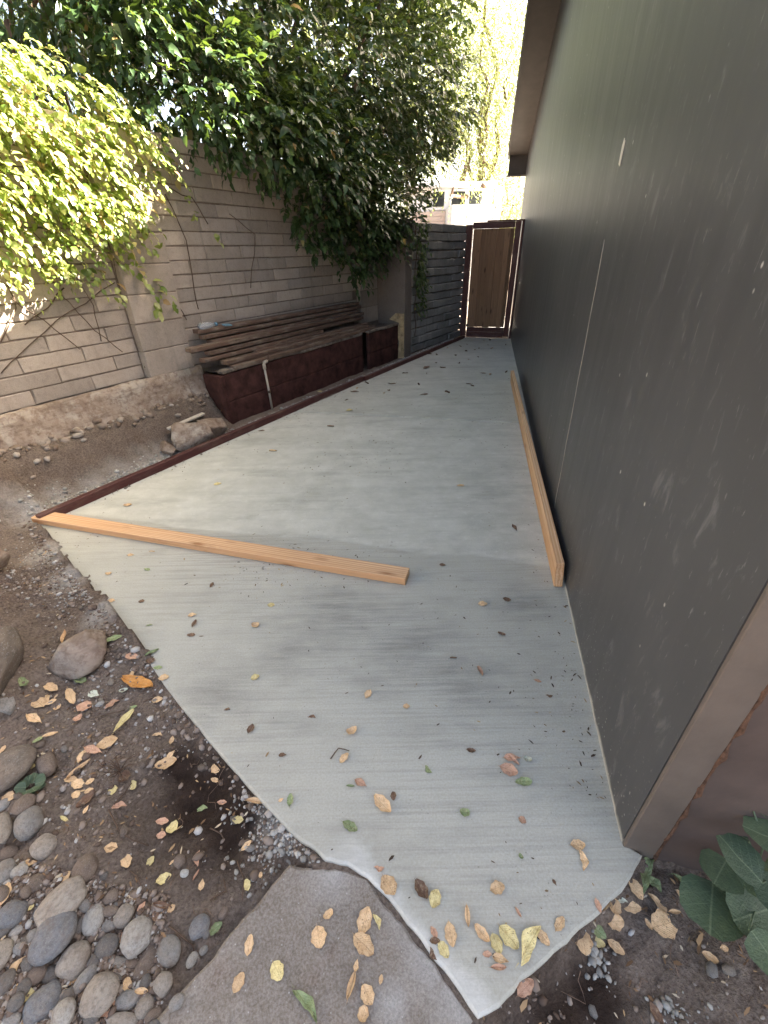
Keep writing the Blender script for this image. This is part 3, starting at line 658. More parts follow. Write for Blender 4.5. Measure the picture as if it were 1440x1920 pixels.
# ------------------------------------------------------------------ plank stack
planks = [  # s0, s1, o, ztop, label
 (.53, 3.10, .060, .790, 'uppermost weathered plank at the back of the stack, with the bottle on it'),
 (.56, 3.12, .082, .745, 'second plank from the top of the stack, next to the wall'),
 (.62, 3.00, .104, .700, 'third plank down at the back of the stack'),
 (.33, 3.05, .165, .678, 'brown plank sticking out farthest at the near end of the stack'),
 (.50, 2.98, .190, .632, 'plank just under the one that sticks out farthest'),
 (.42, 2.10, .205, .588, 'lowest plank of the middle row, its end over the dark gap'),
 (1.00, 3.02, .235, .556, 'short grey plank lying back in the middle row of the stack'),
 (.58, 2.95, .285, .540, 'front upper plank lying just behind the planter cap'),
 (.62, 3.08, .318, .506, 'lowest front plank resting on the edge of the planter')]
for i, (a, b, o, zt, lb) in enumerate(planks):
    j = random.uniform(-.008, .008)
    p = board('plank', lb, 'plank', lw(a, o-j), lw(b, o+j), .078, .033, zt-.033, WEATH, 'planks stacked on the planter', random.uniform(-.05, .05), .003, .004)
    p.rotation_euler.y = random.uniform(-.004, .004)
# bottle
K = NT('clear_plastic'); CLEAR = K.fin((.80, .84, .86), .12, .5); K.b.inputs['Transmission Weight'].default_value = .75; K.b.inputs['IOR'].default_value = 1.25
BLUEC = m_plain('blue_plastic', (.12, .25, .33), .5, .4, .2, 20, .1)
bt = thing('plastic_bottle', 'crushed clear plastic drink bottle lying on the end of the plank stack', 'bottle', lw(.56, .085, .815), LROT)
pr = [(0, .012), (.004, .028), (.02, .033), (.05, .029), (.07, .033), (.10, .032), (.13, .024), (.155, .014), (.175, .0125)]
V = []; Fq = []; n = 14
for i, (x, r) in enumerate(pr):
    for j in range(n):
        th = 2*math.pi*j/n; rr = r*(1+.10*math.sin(th*3+i)*(x < .12)); V.append((x, rr*math.cos(th), rr*math.sin(th)*.93))
for i in range(len(pr)-1):
    for j in range(n): Fq.append((i*n+j, i*n+(j+1) % n, (i+1)*n+(j+1) % n, (i+1)*n+j))
Fq.append(tuple(range(n-1, -1, -1)))
obj('bottle_body', new_mesh('bottle_body', V, Fq, CLEAR, True), bt)
obj('bottle_cap', tubes_mesh('bottle_cap', [([(.172, 0, 0), (.192, 0, 0)], .0155)], BLUEC, 12), bt)
tag(obj('plastic_scrap', bev_box('plastic_scrap', (-.045, -.022, -.006), (.045, .022, .004), BLUEC, .003, 1, .02, 4), None, lw(.86, .105, .792), (.25, .1, LROT)), 'small blue-grey plastic scrap on the top plank beside the bottle', 'scrap')

# ------------------------------------------------------------------ fresh lumber on the slab
b0, b1 = at(56, 983), at(763, 1096)
board('lumber', 'pale new timber lying flat across the slab', 'lumber', at(75, 974), at(764, 1087), .089, .038, .001, FIR, None, 0, .0025)
h0, h1 = hw(1.03, .040), hw(4.70, .098)
st = board('lumber', 'pale new timber standing on edge against the dark house wall', 'lumber', h0, h1, .038, .135, .003, FIR, None, math.radians(-6), .0025)

def zone(kind, px, py):
    if kind == 'paving': return 'on the old brown paving slab'
    if kind == 'slab':
        if py < 960: return 'on the far part of the concrete walk'
        if py < 1200: return 'on the concrete just in front of the lying timber'
        if px > 1090 and py > 1560: return 'on the concrete by the house corner'
        if py > 1560: return 'on the tapered near end of the concrete'
        return 'on the middle of the concrete walk'
    if px > 880: return 'on the dirt at the house corner' if py < 1760 else 'on the dark dirt at the lower right'
    if py > 1640 and px < 320: return 'among the cobbles'
    if 180 < px < 480 and 1380 < py < 1590: return 'on the dark dug soil'
    if py < 1400: return 'on the dirt beside the slab edge'
    return 'on the dirt between cobbles and paving'
# ------------------------------------------------------------------ stones
def ico(sub):
    bm = bmesh.new(); bmesh.ops.create_icosphere(bm, subdivisions=sub, radius=1.0)
    v = np.array([p.co[:] for p in bm.verts]); f = np.array([[p.index for p in q.verts] for q in bm.faces]); bm.free(); return v, f
I1, I2, I3 = ico(1), ico(2), ico(3)
def noise3(v, sc, s): return (vnoise(v[:, 0]*sc+s, v[:, 1]*sc+v[:, 2]*sc*.73, s)+vnoise(v[:, 1]*sc-s, v[:, 2]*sc+v[:, 0]*sc*.61, s+5))
def stone_mesh(name, seed, amp=.16, base=I2, square=.0, sharp=0.0):
    v, f = base; v = v.copy()
    if square: v = np.sign(v)*np.abs(v)**(1-square); 
    r = 1+amp*noise3(v, 1.1, seed)+amp*.35*noise3(v, 2.7, seed+3)+sharp*noise3(v, 5.5, seed+8)
    v = v*r[:, None]; return fast_mesh(name, v, f, STONE, not sharp)
SMESH = [stone_mesh('cobble', 10+i, .14+.02*(i % 4), I3, .12*(i % 2)) for i in range(9)]
SC_ = {'g': (.24, .235, .225), 'b': (.155, .165, .18), 't': (.30, .265, .225), 'l': (.36, .345, .315), 'd': (.115, .112, .11), 'n': (.165, .125, .10), 'w': (.50, .50, .48)}
SN = {'g': 'grey', 'b': 'blue-grey', 't': 'tan', 'l': 'pale', 'd': 'dark', 'n': 'brown', 'w': 'whitish'}
COB = [  # crop coords (scale .3611 from (0,1400)): cx cy L W angle colour label
 (165,410,190,140,-30,'g','flat grey cobble at the upper end of the pile, by the weed'),(240,530,165,110,-50,'t','squarish grey-tan cobble just below the flat grey one'),(110,660,100,80,-60,'l','small pale cobble left of the upper stones'),
 (330,820,390,150,-41,'t','longest grey-tan cobble lying slantwise at the top of the pile'),(293,1000,370,190,-42,'b','big blue-grey cobble with white specks, in the middle of the pile'),(400,1125,250,150,-58,'t','smooth tan egg-shaped cobble right of the blue-grey one'),
 (530,1295,295,170,-68,'t','large tan cobble near the bottom edge'),(720,995,230,155,-45,'l','speckled pale cobble at the right side of the pile'),(560,1050,170,120,-70,'d','dark grey cobble between two tan ones'),
 (490,905,190,100,-75,'l',0),(650,885,150,90,-60,'t',0),(570,935,80,70,0,'g',0),(765,1130,250,80,-60,'n','long brownish curved cobble at the right of the pile'),(885,1065,190,130,75,'g','pear-shaped grey cobble nearest the paving edge'),(855,1240,140,100,-50,'t',0),
 (625,1125,130,70,10,'g',0),(665,1320,120,110,0,'g',0),(755,1355,140,100,-40,'t',0),(445,1215,220,70,-50,'g',0),(235,1340,260,150,-35,'b','dark blue-grey cobble in the bottom left corner'),(340,1400,200,130,-45,'l',0),(70,880,190,115,-65,'b','smooth blue-grey cobble at the left picture edge'),
 (30,660,170,90,-70,'g',0),(15,430,170,100,80,'t',0),(10,1090,190,110,-80,'t',0),(1040,940,130,105,-30,'b','round greenish grey cobble half sunk in the dirt by the paving'),(130,310,150,80,-60,'n',0),(450,645,180,120,-35,'n','flat brown cobble tucked behind the longest one'),
 (180,985,90,60,-30,'g',0),(85,965,90,45,-25,'l',0),(445,830,80,60,-50,'g',0),(580,785,90,60,-20,'n',0),(575,858,90,60,0,'n',0),(960,660,48,45,0,'w','small white pebble on the dirt'),(935,600,80,60,-50,'n',0),(270,1190,130,90,-60,'d',0),(190,1190,120,110,0,'n',0),
 (255,110,120,110,-30,'n','angular brown rock with a flat face above the weed'),(30,1240,200,90,-60,'d',0),(60,1425,120,80,0,'g',0),(20,310,70,60,0,'g',0),(50,560,90,70,0,'n',0),(115,1050,90,60,0,'g',0),(640,1425,160,90,0,'t',0),
 (1300,530,50,45,0,'g',0),(1000,1110,110,50,-55,'l',0),(1160,870,80,40,-60,'n',0),(300,1240,90,60,30,'b',0),(150,1130,100,60,-40,'d',0),(760,1230,90,70,-40,'d',0),(600,1200,80,50,20,'d',0),(490,1120,90,60,-50,'d',0),(920,1330,100,70,-30,'g',0),(360,1300,110,70,-45,'d',0),
 (690,1130,70,50,0,'n',0),(1060,1060,60,40,-40,'g',0),(130,1260,110,80,-30,'d',0),(420,930,90,60,-40,'d',0),(20,960,80,70,0,'d',0),(20,770,90,70,-40,'n',0),(140,760,80,60,-40,'n',0),(800,1400,100,70,-20,'n',0),(480,1400,120,90,-60,'d',0),(90,1330,120,70,-30,'d',0)]
def place_rock(px, py, L, Wd, ang, mesh, h=.62, sink=.35, lift=0.0):
    P, k = at_surf(px, py); a = math.radians(ang); ca, sa = math.cos(a), math.sin(a)
    A1, A2 = at(px-ca*L/2, py-sa*L/2, P[2]), at(px+ca*L/2, py+sa*L/2, P[2]); B1, B2 = at(px+sa*Wd/2, py-ca*Wd/2, P[2]), at(px-sa*Wd/2, py+ca*Wd/2, P[2])
    d = A2-A1; l = np.linalg.norm(d); w = np.linalg.norm(B2-B1)
    o = obj('cobble', mesh, None, (P[0], P[1], P[2]+w*h*.5*(1-sink)+lift), (random.uniform(-.15, .15), random.uniform(-.15, .15), math.atan2(d[1], d[0])))
    o.scale = (l/2, w/2, max(.006, w*h/2)); return o
USED = set()
for i, (cx, cy, L, Wd, ang, c, lb) in enumerate(COB):
    o = place_rock(cx*.3611, 1400+cy*.3611, L*.3611*.93, Wd*.3611*.93, ang, SMESH[i % 9])
    j = random.uniform(.88, 1.12); o.color = (*[x*j*1.25 for x in SC_[c]], 1)
    sz = 'small' if L < 110 else 'medium'
    if not lb:
        near = sorted((math.hypot(cx-q[0], cy-q[1]), q) for q in COB if q[6] and 'cobble' in q[6])
        for dist, q in near:
            dx, dy = cx-q[0], cy-q[1]; w = ('above' if dy < 0 else 'below') if abs(dy) > 1.7*abs(dx) else ('left of' if dx < 0 else 'right of') if abs(dx) > 1.7*abs(dy) else ('up and ' if dy < 0 else 'down and ')+('left of' if dx < 0 else 'right of')
            ref = q[6].split(' cobble')[0].split(' with')[0]
            lb = f'{sz} {SN[c]} cobble {w} the {ref} one'
            if lb not in USED: break
    USED.add(lb); tag(o, lb, 'cobble', 'river cobbles piled in the lower left corner')
# filler cobbles under and between, down to the frame edge and just past it
k = 0
while k < 46:
    px, py = random.uniform(-60, 330), random.uniform(1560, 1960)
    if py < 1600+px*.2 or px > 300-(py-1700)*.0: continue
    L = random.uniform(18, 42); o = place_rock(px, py, L, L*random.uniform(.55, .85), random.uniform(-80, 10), SMESH[k % 9], .6, .8, -.004)
    c = random.choice('gdnntb'); o.color = (*[x*.9 for x in SC_[c]], 1); k += 1
    tag(o, f'little {SN[c]} stone filling the gaps between the corner cobbles', 'stone', 'little stones between the cobbles')
def crag(name, seed, cuts=14, mat=None, lo=.42, hi=.78):
    """a broken rock: a ball shaved by random planes, then roughened"""
    bm = bmesh.new(); bmesh.ops.create_icosphere(bm, subdivisions=3, radius=1.0); v = np.array([q.co[:] for q in bm.verts]); f = np.array([[q.index for q in w.verts] for w in bm.faces]); bm.free()
    rg = np.random.default_rng(seed)
    for _ in range(cuts):
        n = rg.normal(size=3); n /= np.linalg.norm(n); dd = rg.uniform(lo, hi); ex = np.maximum(v@n-dd, 0); v = v-ex[:, None]*n[None]
    v = v*(1+.05*noise3(v, 2.3, seed)+.05*noise3(v, 6, seed+1))[:, None]; return fast_mesh(name, v, f, mat or STONE, False)
BR = [crag('boulder', 60, 9, None, .6, .9), crag('boulder', 61, 22, FOOT, .38, .75), crag('boulder', 62, 6, None, .7, .95)]
def rock(px, py, L, Wd, ang, mi, col, label, h=.6, sink=.4, cat='rock', name='rock'):
    o = place_rock(px, py, L, Wd, ang, BR[mi], h, sink); o.name = name; o.color = (*col, 1); return tag(o, label, cat)
rock(-8, 1262, 170, 84, -80, 0, (.14, .115, .095), 'large brown-grey boulder cut by the left picture edge', .7)
rock(166, 1236, 165, 84, -18, 1, (.20, .15, .12), 'craggy earth-brown rock half buried beside the slab edge', .8, .55)
rock(18, 1327, 42, 34, -20, 2, (.36, .36, .35), 'rounded pale rock below the large boulder', .7)
rock(14, 1452, 70, 110, 20, 2, (.20, .17, .145), 'broad flat brown rock at the left edge above the weed', .4)
rock(-10, 1075, 60, 50, 0, 1, (.13, .085, .06), 'dark earth clod at the left edge of the dirt bank', .8)
ck = thing('concrete_chunk', 'broken lump of old concrete beside the red edging board', 'rubble', (*lw(-.02, .44)[:2], 0), LROT)
o = obj('lump', crag('lump', 5, 22, FOOT), ck, (-.02, 0, .05), (.1, .08, .05)); o.scale = (.36, .17, .20)
o = obj('lump', crag('lump', 8, 18, FOOT), ck, (.22, .03, .06), (0, .2, .4)); o.scale = (.20, .14, .17)
o = obj('lump', crag('lump', 11, 16, FOOT), ck, (-.22, .05, .04), (0, .2, 1.4)); o.scale = (.15, .11, .11)
# crumbled rubble along the toe of the footing
n = 280; s = rng.uniform(-3.2, .45, n); o_ = .17+.035*rng.normal(size=n)+.03*np.sin(s*3); P = LA[None]+LD[None]*s[:, None]+LN[None]*o_[:, None]; RUB = (P, s)
sa, sb = np.array(lw(-.20, .47)), np.array(lw(.22, .30))
board('wood_stick', 'pale split wooden stake lying on the broken concrete', 'stick', lw(-.16, .36), lw(.24, .30), .035, .016, .165, m_wood('pale_stick', (.5, .45, .38), (.40, .35, .29), (.25, .2, .16), .8, False), None, .2, .002, .006)

# ------------------------------------------------------------------ loose stones, crumbs and flecks (uncountable)
def scatter(name, pts, sizes, base, mat, flat=.7):
    v, f = base; n = len(pts); nv = len(v)
    q = rng.normal(size=(n, 3)); V = np.empty((n, nv, 3), np.float32)
    ang = rng.uniform(0, 6.28, n); c, s = np.cos(ang), np.sin(ang)
    sc = sizes[:, None]*np.stack([rng.uniform(.8, 1.3, n), rng.uniform(.6, 1.0, n), rng.uniform(.45, .85, n)*flat/.7], 1)
    jit = 1+rng.uniform(-.22, .22, (n, nv))
    vv = v[None]*jit[..., None]*sc[:, None]
    V[..., 0] = vv[..., 0]*c[:, None]-vv[..., 1]*s[:, None]; V[..., 1] = vv[..., 0]*s[:, None]+vv[..., 1]*c[:, None]; V[..., 2] = vv[..., 2]
    V += np.array(pts)[:, None]
    T = (f[None]+(np.arange(n)*nv)[:, None, None]).reshape(-1, 3)
    o = obj(name, fast_mesh(name, V.reshape(-1, 3), T, mat)); o['kind'] = 'stuff'; return o
bm = bmesh.new(); bmesh.ops.create_icosphere(bm, subdivisions=1, radius=1); bm.free()
v0 = np.array([(0, 0, 1.), (.894, 0, .447), (.276, .851, .447), (-.724, .526, .447), (-.724, -.526, .447), (.276, -.851, .447), (.724, .526, -.447), (-.276, .851, -.447), (-.894, 0, -.447), (-.276, -.851, -.447), (.724, -.526, -.447), (0, 0, -1.)])
f0 = np.array([(0, 1, 2), (0, 2, 3), (0, 3, 4), (0, 4, 5), (0, 5, 1), (1, 6, 2), (2, 7, 3), (3, 8, 4), (4, 9, 5), (5, 10, 1), (6, 7, 2), (7, 8, 3), (8, 9, 4), (9, 10, 5), (10, 6, 1), (11, 7, 6), (11, 8, 7), (11, 9, 8), (11, 10, 9), (11, 6, 10)])
I0 = (v0, f0)
def dirt_points(n, box, dens=None):
    x = rng.uniform(box[0], box[1], n); y = rng.uniform(box[2], box[3], n)
    ok = (sdf(x, y, SLABP) > .003) & (sdf(x, y, OLDP) > .003)
    s = (x-LA[0])*LD[0]+(y-LA[1])*LD[1]; o = (x-LA[0])*LN[0]+(y-LA[1])*LN[1]; ok &= (o > .28)
    hs = (x-HA[0])*HD[0]+(y-HA[1])*HD[1]; ho = (x-HA[0])*HN[0]+(y-HA[1])*HN[1]; ok &= ~((hs > -.02) & (ho > -.01))
    if dens is not None: ok &= rng.uniform(0, 1, n) < dens(x, y)
    return x[ok], y[ok]
x, y = dirt_points(75000, (-2.3, 1.3, -.2, 2.6), lambda x, y: np.clip(.55+1.5*fbm(x*3, y*3, 31, 3), .10, 1)*(1-.93*np.exp(-((x+.55)**2+(y-.69)**2)/.034)))
sz = np.clip(rng.lognormal(-5.65, .55, len(x)), .0016, .017)
scatter('gravel', np.stack([x, y, ground_z(x, y)+sz*.25], 1), sz, I0, CLOD)
x, y = dirt_points(60000, (-2.3, 1.0, .3, 2.4), lambda x, y: np.exp(-(sdf(x, y, SLABP)/.045)**2)*.5*(x < .3))
sz = np.clip(rng.lognormal(-5.2, .5, len(x)), .002, .016)
scatter('slab_edge_gravel', np.stack([x, y, ground_z(x, y)+sz*.35], 1), sz, I0, CLOD)
n = 6000; s = rng.uniform(-1.3, 5.4, n); o = np.where(s < .4, rng.normal(.50, .055, n), rng.normal(.52, .03, n)); ok = (o < .585) & ((s < .35) | (o > .42)); s, o = s[ok], o[ok]
P = LA[None]+LD[None]*s[:, None]+LN[None]*o[:, None]; sz = np.clip(rng.lognormal(-5.2, .5, len(s)), .002, .02)
scatter('concrete_crumbs', np.stack([P[:, 0], P[:, 1], ground_z(P[:, 0], P[:, 1])+sz*.3], 1), sz, I0, FINES)
cl = [(-.33, .62, .06, 260), (-.28, .57, .05, 200), (-1.80, 1.93, .09, 260), (-1.45, 1.60, .07, 200), (.47, .33, .02, 70), (.60, .24, .02, 50), (.66, .22, .02, 30)]
pts = np.concatenate([np.stack([rng.normal(a, r, n), rng.normal(b, r, n)], 1) for a, b, r, n in cl]); ok = (sdf(pts[:, 0], pts[:, 1], SLABP) > .0) & (sdf(pts[:, 0], pts[:, 1], OLDP) > 0); pts = pts[ok]
sz = np.clip(rng.lognormal(-5.6, .6, len(pts)), .0015, .013)
scatter('pale_crumbs', np.stack([pts[:, 0], pts[:, 1], ground_z(pts[:, 0], pts[:, 1])+sz*.3], 1), sz, I0, FINES)
n = 7500; hs = -.35+7.8*rng.uniform(0, 1, n)**2.0; ho = rng.uniform(.03, 3.2, n); P = HA[None]+HD[None]*hs[:, None]-HN[None]*ho[:, None]
cl2 = rng.uniform(0, 1, n) < np.clip(.34+1.7*fbm(P[:, 0]*1.7, P[:, 1]*1.7, 55, 3), .05, 1)
ok = (sdf(P[:, 0], P[:, 1], SLABP) < -.02) & cl2; P = P[ok]; sz = np.clip(rng.lognormal(-5.75, .6, len(P)), .0012, .009)*(1+.05*np.clip(P[:, 1]-1, 0, 6))
fl_v = np.array([(-1, -.25, 0), (.1, -.42, .12), (1, 0, .05), (.2, .4, .15), (-.7, .3, .02)]); fl_f = np.array([(0, 1, 3), (1, 2, 3), (0, 3, 4)])
scatter('leaf_litter_flecks', np.stack([P[:, 0], P[:, 1], np.full(len(P), .0012)], 1), sz, (fl_v, fl_f), FLECK)
x, y = dirt_points(9000, (-2.0, 1.2, .1, 2.0), lambda x, y: np.clip(.15+1.2*fbm(x*2.6, y*2.6, 91, 3), .02, 1)); sz = np.clip(rng.lognormal(-5.2, .45, len(x)), .003, .013)
FRAG = m_leaf('leaf_fragments', [(0, (.10, .06, .035)), (.5, (.24, .15, .085)), (.85, (.45, .31, .17)), (1, (.5, .45, .35))], .0, .8, .1)
scatter('leaf_fragments', np.stack([x, y, ground_z(x, y)+sz*.5], 1), sz, (fl_v, fl_f), FRAG)
rl = []
x, y = dirt_points(500, (-1.9, 1.0, .15, 1.9)); 
for a, b in list(zip(x, y))[:90]:
    th = rng.uniform(0, 6.28); L = rng.uniform(.02, .07); pp_ = []
    for q in range(5):
        th += rng.normal(0, .5); xx, yy = a+math.cos(th)*L*q/4, b+math.sin(th)*L*q/4; pp_.append((xx, yy, gz(xx, yy)+.004))
    rl.append((pp_, [.0011, .001, .0009, .0008, .0005]))
o = obj('rootlets', tubes_mesh('rootlets', rl, m_plain('root', (.19, .13, .095), .9, .1, .4, 30, .2), 4)); o['kind'] = 'stuff'
P, s = RUB; sz = np.clip(rng.lognormal(-4.0, .5, len(s)), .005, .032)
scatter('footing_rubble', np.stack([P[:, 0], P[:, 1], ground_z(P[:, 0], P[:, 1])+sz*.15], 1), sz, I0, m_leaf('rubble', [(0, (.15, .105, .078)), (.6, (.24, .19, .15)), (1, (.34, .30, .26))], .0, .95, .1))
n = 320; hs = .1+7.3*rng.uniform(0, 1, n)**1.6; ho = .012+np.abs(rng.normal(0, .09, n)); P = HA[None]+HD[None]*hs[:, None]-HN[None]*ho[:, None]
P2_ = np.array([lw(s, .64+abs(rng.normal(0, .04))) for s in rng.uniform(-1.0, 5.3, 500)]); P = np.concatenate([P, P2_]); P = P[sdf(P[:, 0], P[:, 1], SLABP) < -.012]; sz = np.clip(rng.lognormal(-5.6, .6, len(P)), .0015, .011)
scatter('swept_debris', np.stack([P[:, 0], P[:, 1], np.full(len(P), .0015)], 1), sz, (fl_v, fl_f), FLECK)
px_ = rng.uniform(-80, 330, 4200); py_ = rng.uniform(1590, 1960, 4200); ok = (px_ < 320-(py_-1700)*.05) & (py_ > 1600+px_*.25); G_ = np.array([at(a, b, -.03)[:2] for a, b in zip(px_[ok], py_[ok])])
ok = (sdf(G_[:, 0], G_[:, 1], OLDP) > .01); G_ = G_[ok]; sz = np.clip(rng.lognormal(-5.5, .5, len(G_)), .002, .012)
scatter('cobble_bed_gravel', np.stack([G_[:, 0], G_[:, 1], ground_z(G_[:, 0], G_[:, 1])+rng.uniform(.0, .006, len(G_))], 1), sz, I0, CLOD)
# countable pebbles on the dirt
PB_ = [stone_mesh('pebble', 200+i, .3, I1, .1) for i in range(5)]
x, y = dirt_points(900, (-1.6, .9, .15, 1.5), lambda x, y: np.clip(.4+1.5*fbm(x*2, y*2, 71, 3), .1, 1)); x, y = x[:140], y[:140]
for i in range(len(x)):
    c = random.choice('gnntdlgnw' if i % 3 else 'nnt'); r = random.uniform(.007, .016)
    o = obj('pebble', PB_[i % 5], None, (x[i], y[i], gz(x[i], y[i])+r*.25), (0, 0, random.uniform(0, 6))); o.scale = (r*1.2, r*.85, r*.65); o.color = (*[q*.9 for q in SC_[c]], 1)
    q = proj([x[i], y[i], 0.0]); tag(o, f'{"tiny" if r < .011 else "small"} {SN[c]} pebble '+zone('dirt', q[0], q[1]), 'pebble', 'pebbles loose on the dirt')

# ------------------------------------------------------------------ dry leaves lying about
LC = {'t': (.68, .47, .27), 'y': (.66, .56, .27), 'o': (.60, .29, .08), 'b': (.17, .10, .065), 'p': (.52, .31, .21), 'g': (.25, .31, .15), 'w': (.55, .58, .48)}
LNm = {'t': 'tan', 'y': 'pale yellow', 'o': 'orange', 'b': 'dark brown', 'p': 'reddish brown', 'g': 'dull green', 'w': 'whitish'}
def leaf_mesh(name, kind, seed, mat, nu=12, w=.27):
    r = random.Random(seed); V = []; Fq = []
    us = [i/(nu-1) for i in range(nu)]
    for u in us:
        if kind == 'round': hw_ = w*1.25*math.sin(math.pi*min(1, u*.97+.02))**.62
        elif kind == 'point': hw_ = w*1.1*(math.sin(math.pi*u**.8))**.9*(1-.35*u)
        else: hw_ = w*math.sin(math.pi*(u*.96+.02))**.7
        hw_ = max(hw_, .012)
        for j in (-1, -.5, 0, .5, 1):
            x = u-.5; y = j*hw_*(1+.10*math.sin(u*17+seed)*abs(j)); z = .07*abs(j)*(1+.25*math.sin(u*7+seed+j))+.04*math.sin(u*6+seed*2+j*1.5)
            if kind == 'curl': th = (u-.5)*2.6; x = .38*math.sin(th); z = .30*(1-math.cos(th))+.12*abs(j)**2
            elif kind == 'fold': y = j*hw_*.55; z = .20*abs(j)+.05*math.sin(u*6)
            elif kind == 'twist': a = (u-.5)*2.2; y2 = y*.8; y = y2*math.cos(a)+.10*math.sin(u*5+seed); z = abs(y2*math.sin(a))+.10*math.sin(u*7)**2
            elif kind == 'cup': z = .16*j*j+.10*(2*u-1)**2
            else: z += .05*math.sin(u*3.1)*(1 if seed % 2 else .4)
            V.append((x, y, z))
    m = 5
    for i in range(nu-1):
        for j in range(m-1): Fq.append((i*m+j, (i+1)*m+j, (i+1)*m+j+1, i*m+j+1))
    # stalk
    b = len(V); V += [(-.5, -.012, .03), (-.5, .012, .03), (-.66, .01, .02)]; Fq.append((b, b+1, b+2))
    zmin = min(p[2] for p in V); V = [(a, c, d-zmin) for a, c, d in V]
    return new_mesh(name, V, Fq, mat, True)
KIND = ['round', 'oval', 'cup', 'oval', 'fold', 'twist', 'curl', 'point']
LM = {}
for k_ in set(KIND): LM[k_] = [leaf_mesh('dry_leaf', k_, 3*i+len(k_), DRY, w=.24+.03*i) for i in range(3)]
KW = {'round': 'roundish', 'oval': 'oval', 'cup': 'cupped', 'fold': 'folded', 'twist': 'twisted', 'curl': 'curled', 'point': 'pointed'}
LF = {}
LF['A'] = (0, 1400, .3611, """80,58,100,-15,t 140,120,80,-10,y 430,55,70,-60,t 415,125,150,-40,t 370,175,60,0,t 410,200,60,20,t 470,185,50,-30,t 465,235,50,-20,t 400,255,40,30,t 865,95,110,-20,t 890,45,55,-45,t 1122,118,45,60,t 1118,178,40,20,t 650,165,90,-65,b 690,205,45,60,y 590,230,45,-80,y 620,315,80,-10,p 455,285,120,-45,b 450,330,50,-60,t 340,380,45,30,y 50,268,55,10,t 900,428,100,-45,y 845,392,60,0,p 840,465,45,0,p 1050,328,60,-10,g 1155,295,45,0,p 1238,385,52,0,y 1335,292,95,5,t 1280,520,70,-45,t 580,530,60,0,t 660,600,65,70,t 785,600,60,-60,y 1028,585,80,-80,p 855,692,80,-25,y 1050,720,60,-80,t 1022,672,60,-60,p 895,605,35,-45,t 1355,672,40,-80,t 1285,722,55,80,y 335,690,95,-50,t 165,605,60,0,t 165,838,45,-45,y 740,838,70,-60,p 850,835,90,10,b 893,845,50,-40,t 815,890,60,60,b 30,770,120,-70,t 80,1170,190,-55,t 85,1260,100,-50,t 130,1305,120,-25,y 665,1240,70,85,t 740,1275,65,0,t 565,1375,120,-55,p 630,1000,80,-75,p 1120,950,90,-40,g 1295,1030,105,-80,t 1240,1225,110,-65,t""")
LF['C'] = (400, 1400, .3611, """400,280,65,-85,g 352,278,30,-30,t 332,1165,95,65,y 480,1340,200,55,g 598,873,80,-40,t 548,990,110,80,t 785,905,140,-75,t 850,908,85,70,y 780,1030,130,45,t 742,1138,65,-80,t 718,1245,145,-75,t 800,1290,105,65,t 778,1390,110,-70,t 870,1210,50,-80,t 910,722,110,60,t 862,632,50,0,p 1080,745,110,60,b 1150,790,90,-75,y 1318,882,105,85,t 1232,975,125,80,t 1195,1055,90,60,y 1145,965,60,60,p 1150,1010,50,0,b 1140,1078,70,60,b 878,300,110,45,t 765,192,65,30,p 712,208,40,0,g 710,415,80,30,g 1305,345,65,0,g 680,60,60,-50,t 935,258,45,90,b 1115,120,50,45,g 1338,22,45,10,b 360,45,40,0,b""")
LF['D'] = (880, 1350, .3889, """212,195,70,45,p 190,242,85,20,p 280,190,55,20,w 262,300,75,0,g 255,485,40,30,p 545,675,100,80,t 522,605,65,0,t 135,812,65,-20,t 235,928,55,60,p 435,985,70,-60,t 355,1050,90,50,t 290,1080,190,-60,y 190,1050,130,50,y 130,1080,100,70,y 60,1030,100,50,t 150,1155,80,20,t 140,1195,70,0,p 85,1130,40,0,p 248,660,40,60,g 800,820,110,60,t 855,740,180,-70,g 885,790,110,50,g 1045,790,160,25,g 915,905,190,50,t 655,895,80,-60,t 620,895,70,70,p 700,910,90,-80,t 775,905,95,10,t 700,975,75,0,t 735,880,50,0,w 860,990,60,60,t 935,990,105,-15,t 985,930,55,0,t 1020,850,70,45,t 548,1075,120,80,t 615,1020,100,40,g 615,1075,75,20,y 705,1100,100,40,t 1155,1150,85,30,t 1310,890,50,0,t 1330,935,90,15,t 1235,890,50,60,t 1285,965,50,45,t 1225,1105,35,0,t 270,1295,95,-45,p 215,1270,80,-70,p 895,1420,120,60,b 410,785,35,60,b""")
LF['B'] = (0, 950, .3611, """340,690,70,-80,t 420,908,60,10,g 130,925,65,50,g 260,940,80,20,t 370,990,75,70,t 690,875,55,-40,t 720,925,150,15,o 692,785,60,20,p 790,762,75,-30,g 590,690,90,-20,g 785,805,55,0,b 820,838,45,0,g 850,890,50,-5,t 820,1008,55,-10,t 645,960,45,-10,w 490,978,50,15,w 205,1025,55,40,t 268,1020,60,-25,t 305,1050,60,-30,t 235,1010,40,60,t 440,1042,65,10,p 583,1032,85,-30,p 690,1050,50,-20,g 185,1110,80,30,t 265,1190,80,-15,t 200,1215,60,-25,g 410,1105,70,-30,p 650,1120,150,-50,y 560,1230,110,-20,t 820,1190,50,0,t 895,1220,40,-70,t 490,1270,95,20,p 75,1305,100,-20,t 145,1360,80,-10,y 430,1300,60,-60,t 15,1270,60,-50,t 575,578,40,-20,t 578,490,35,0,t 652,645,30,0,t 1000,565,45,-10,t 1010,610,40,-60,b 993,668,40,0,b 1328,618,50,0,t 1408,512,35,0,y 1325,888,45,-20,y 1180,1055,30,0,b 1303,1158,50,-60,b 680,252,34,0,t 790,235,28,0,t 765,328,28,10,g 565,350,42,-10,t 1100,408,28,-60,b 735,492,28,0,b 775,618,35,-10,g""")
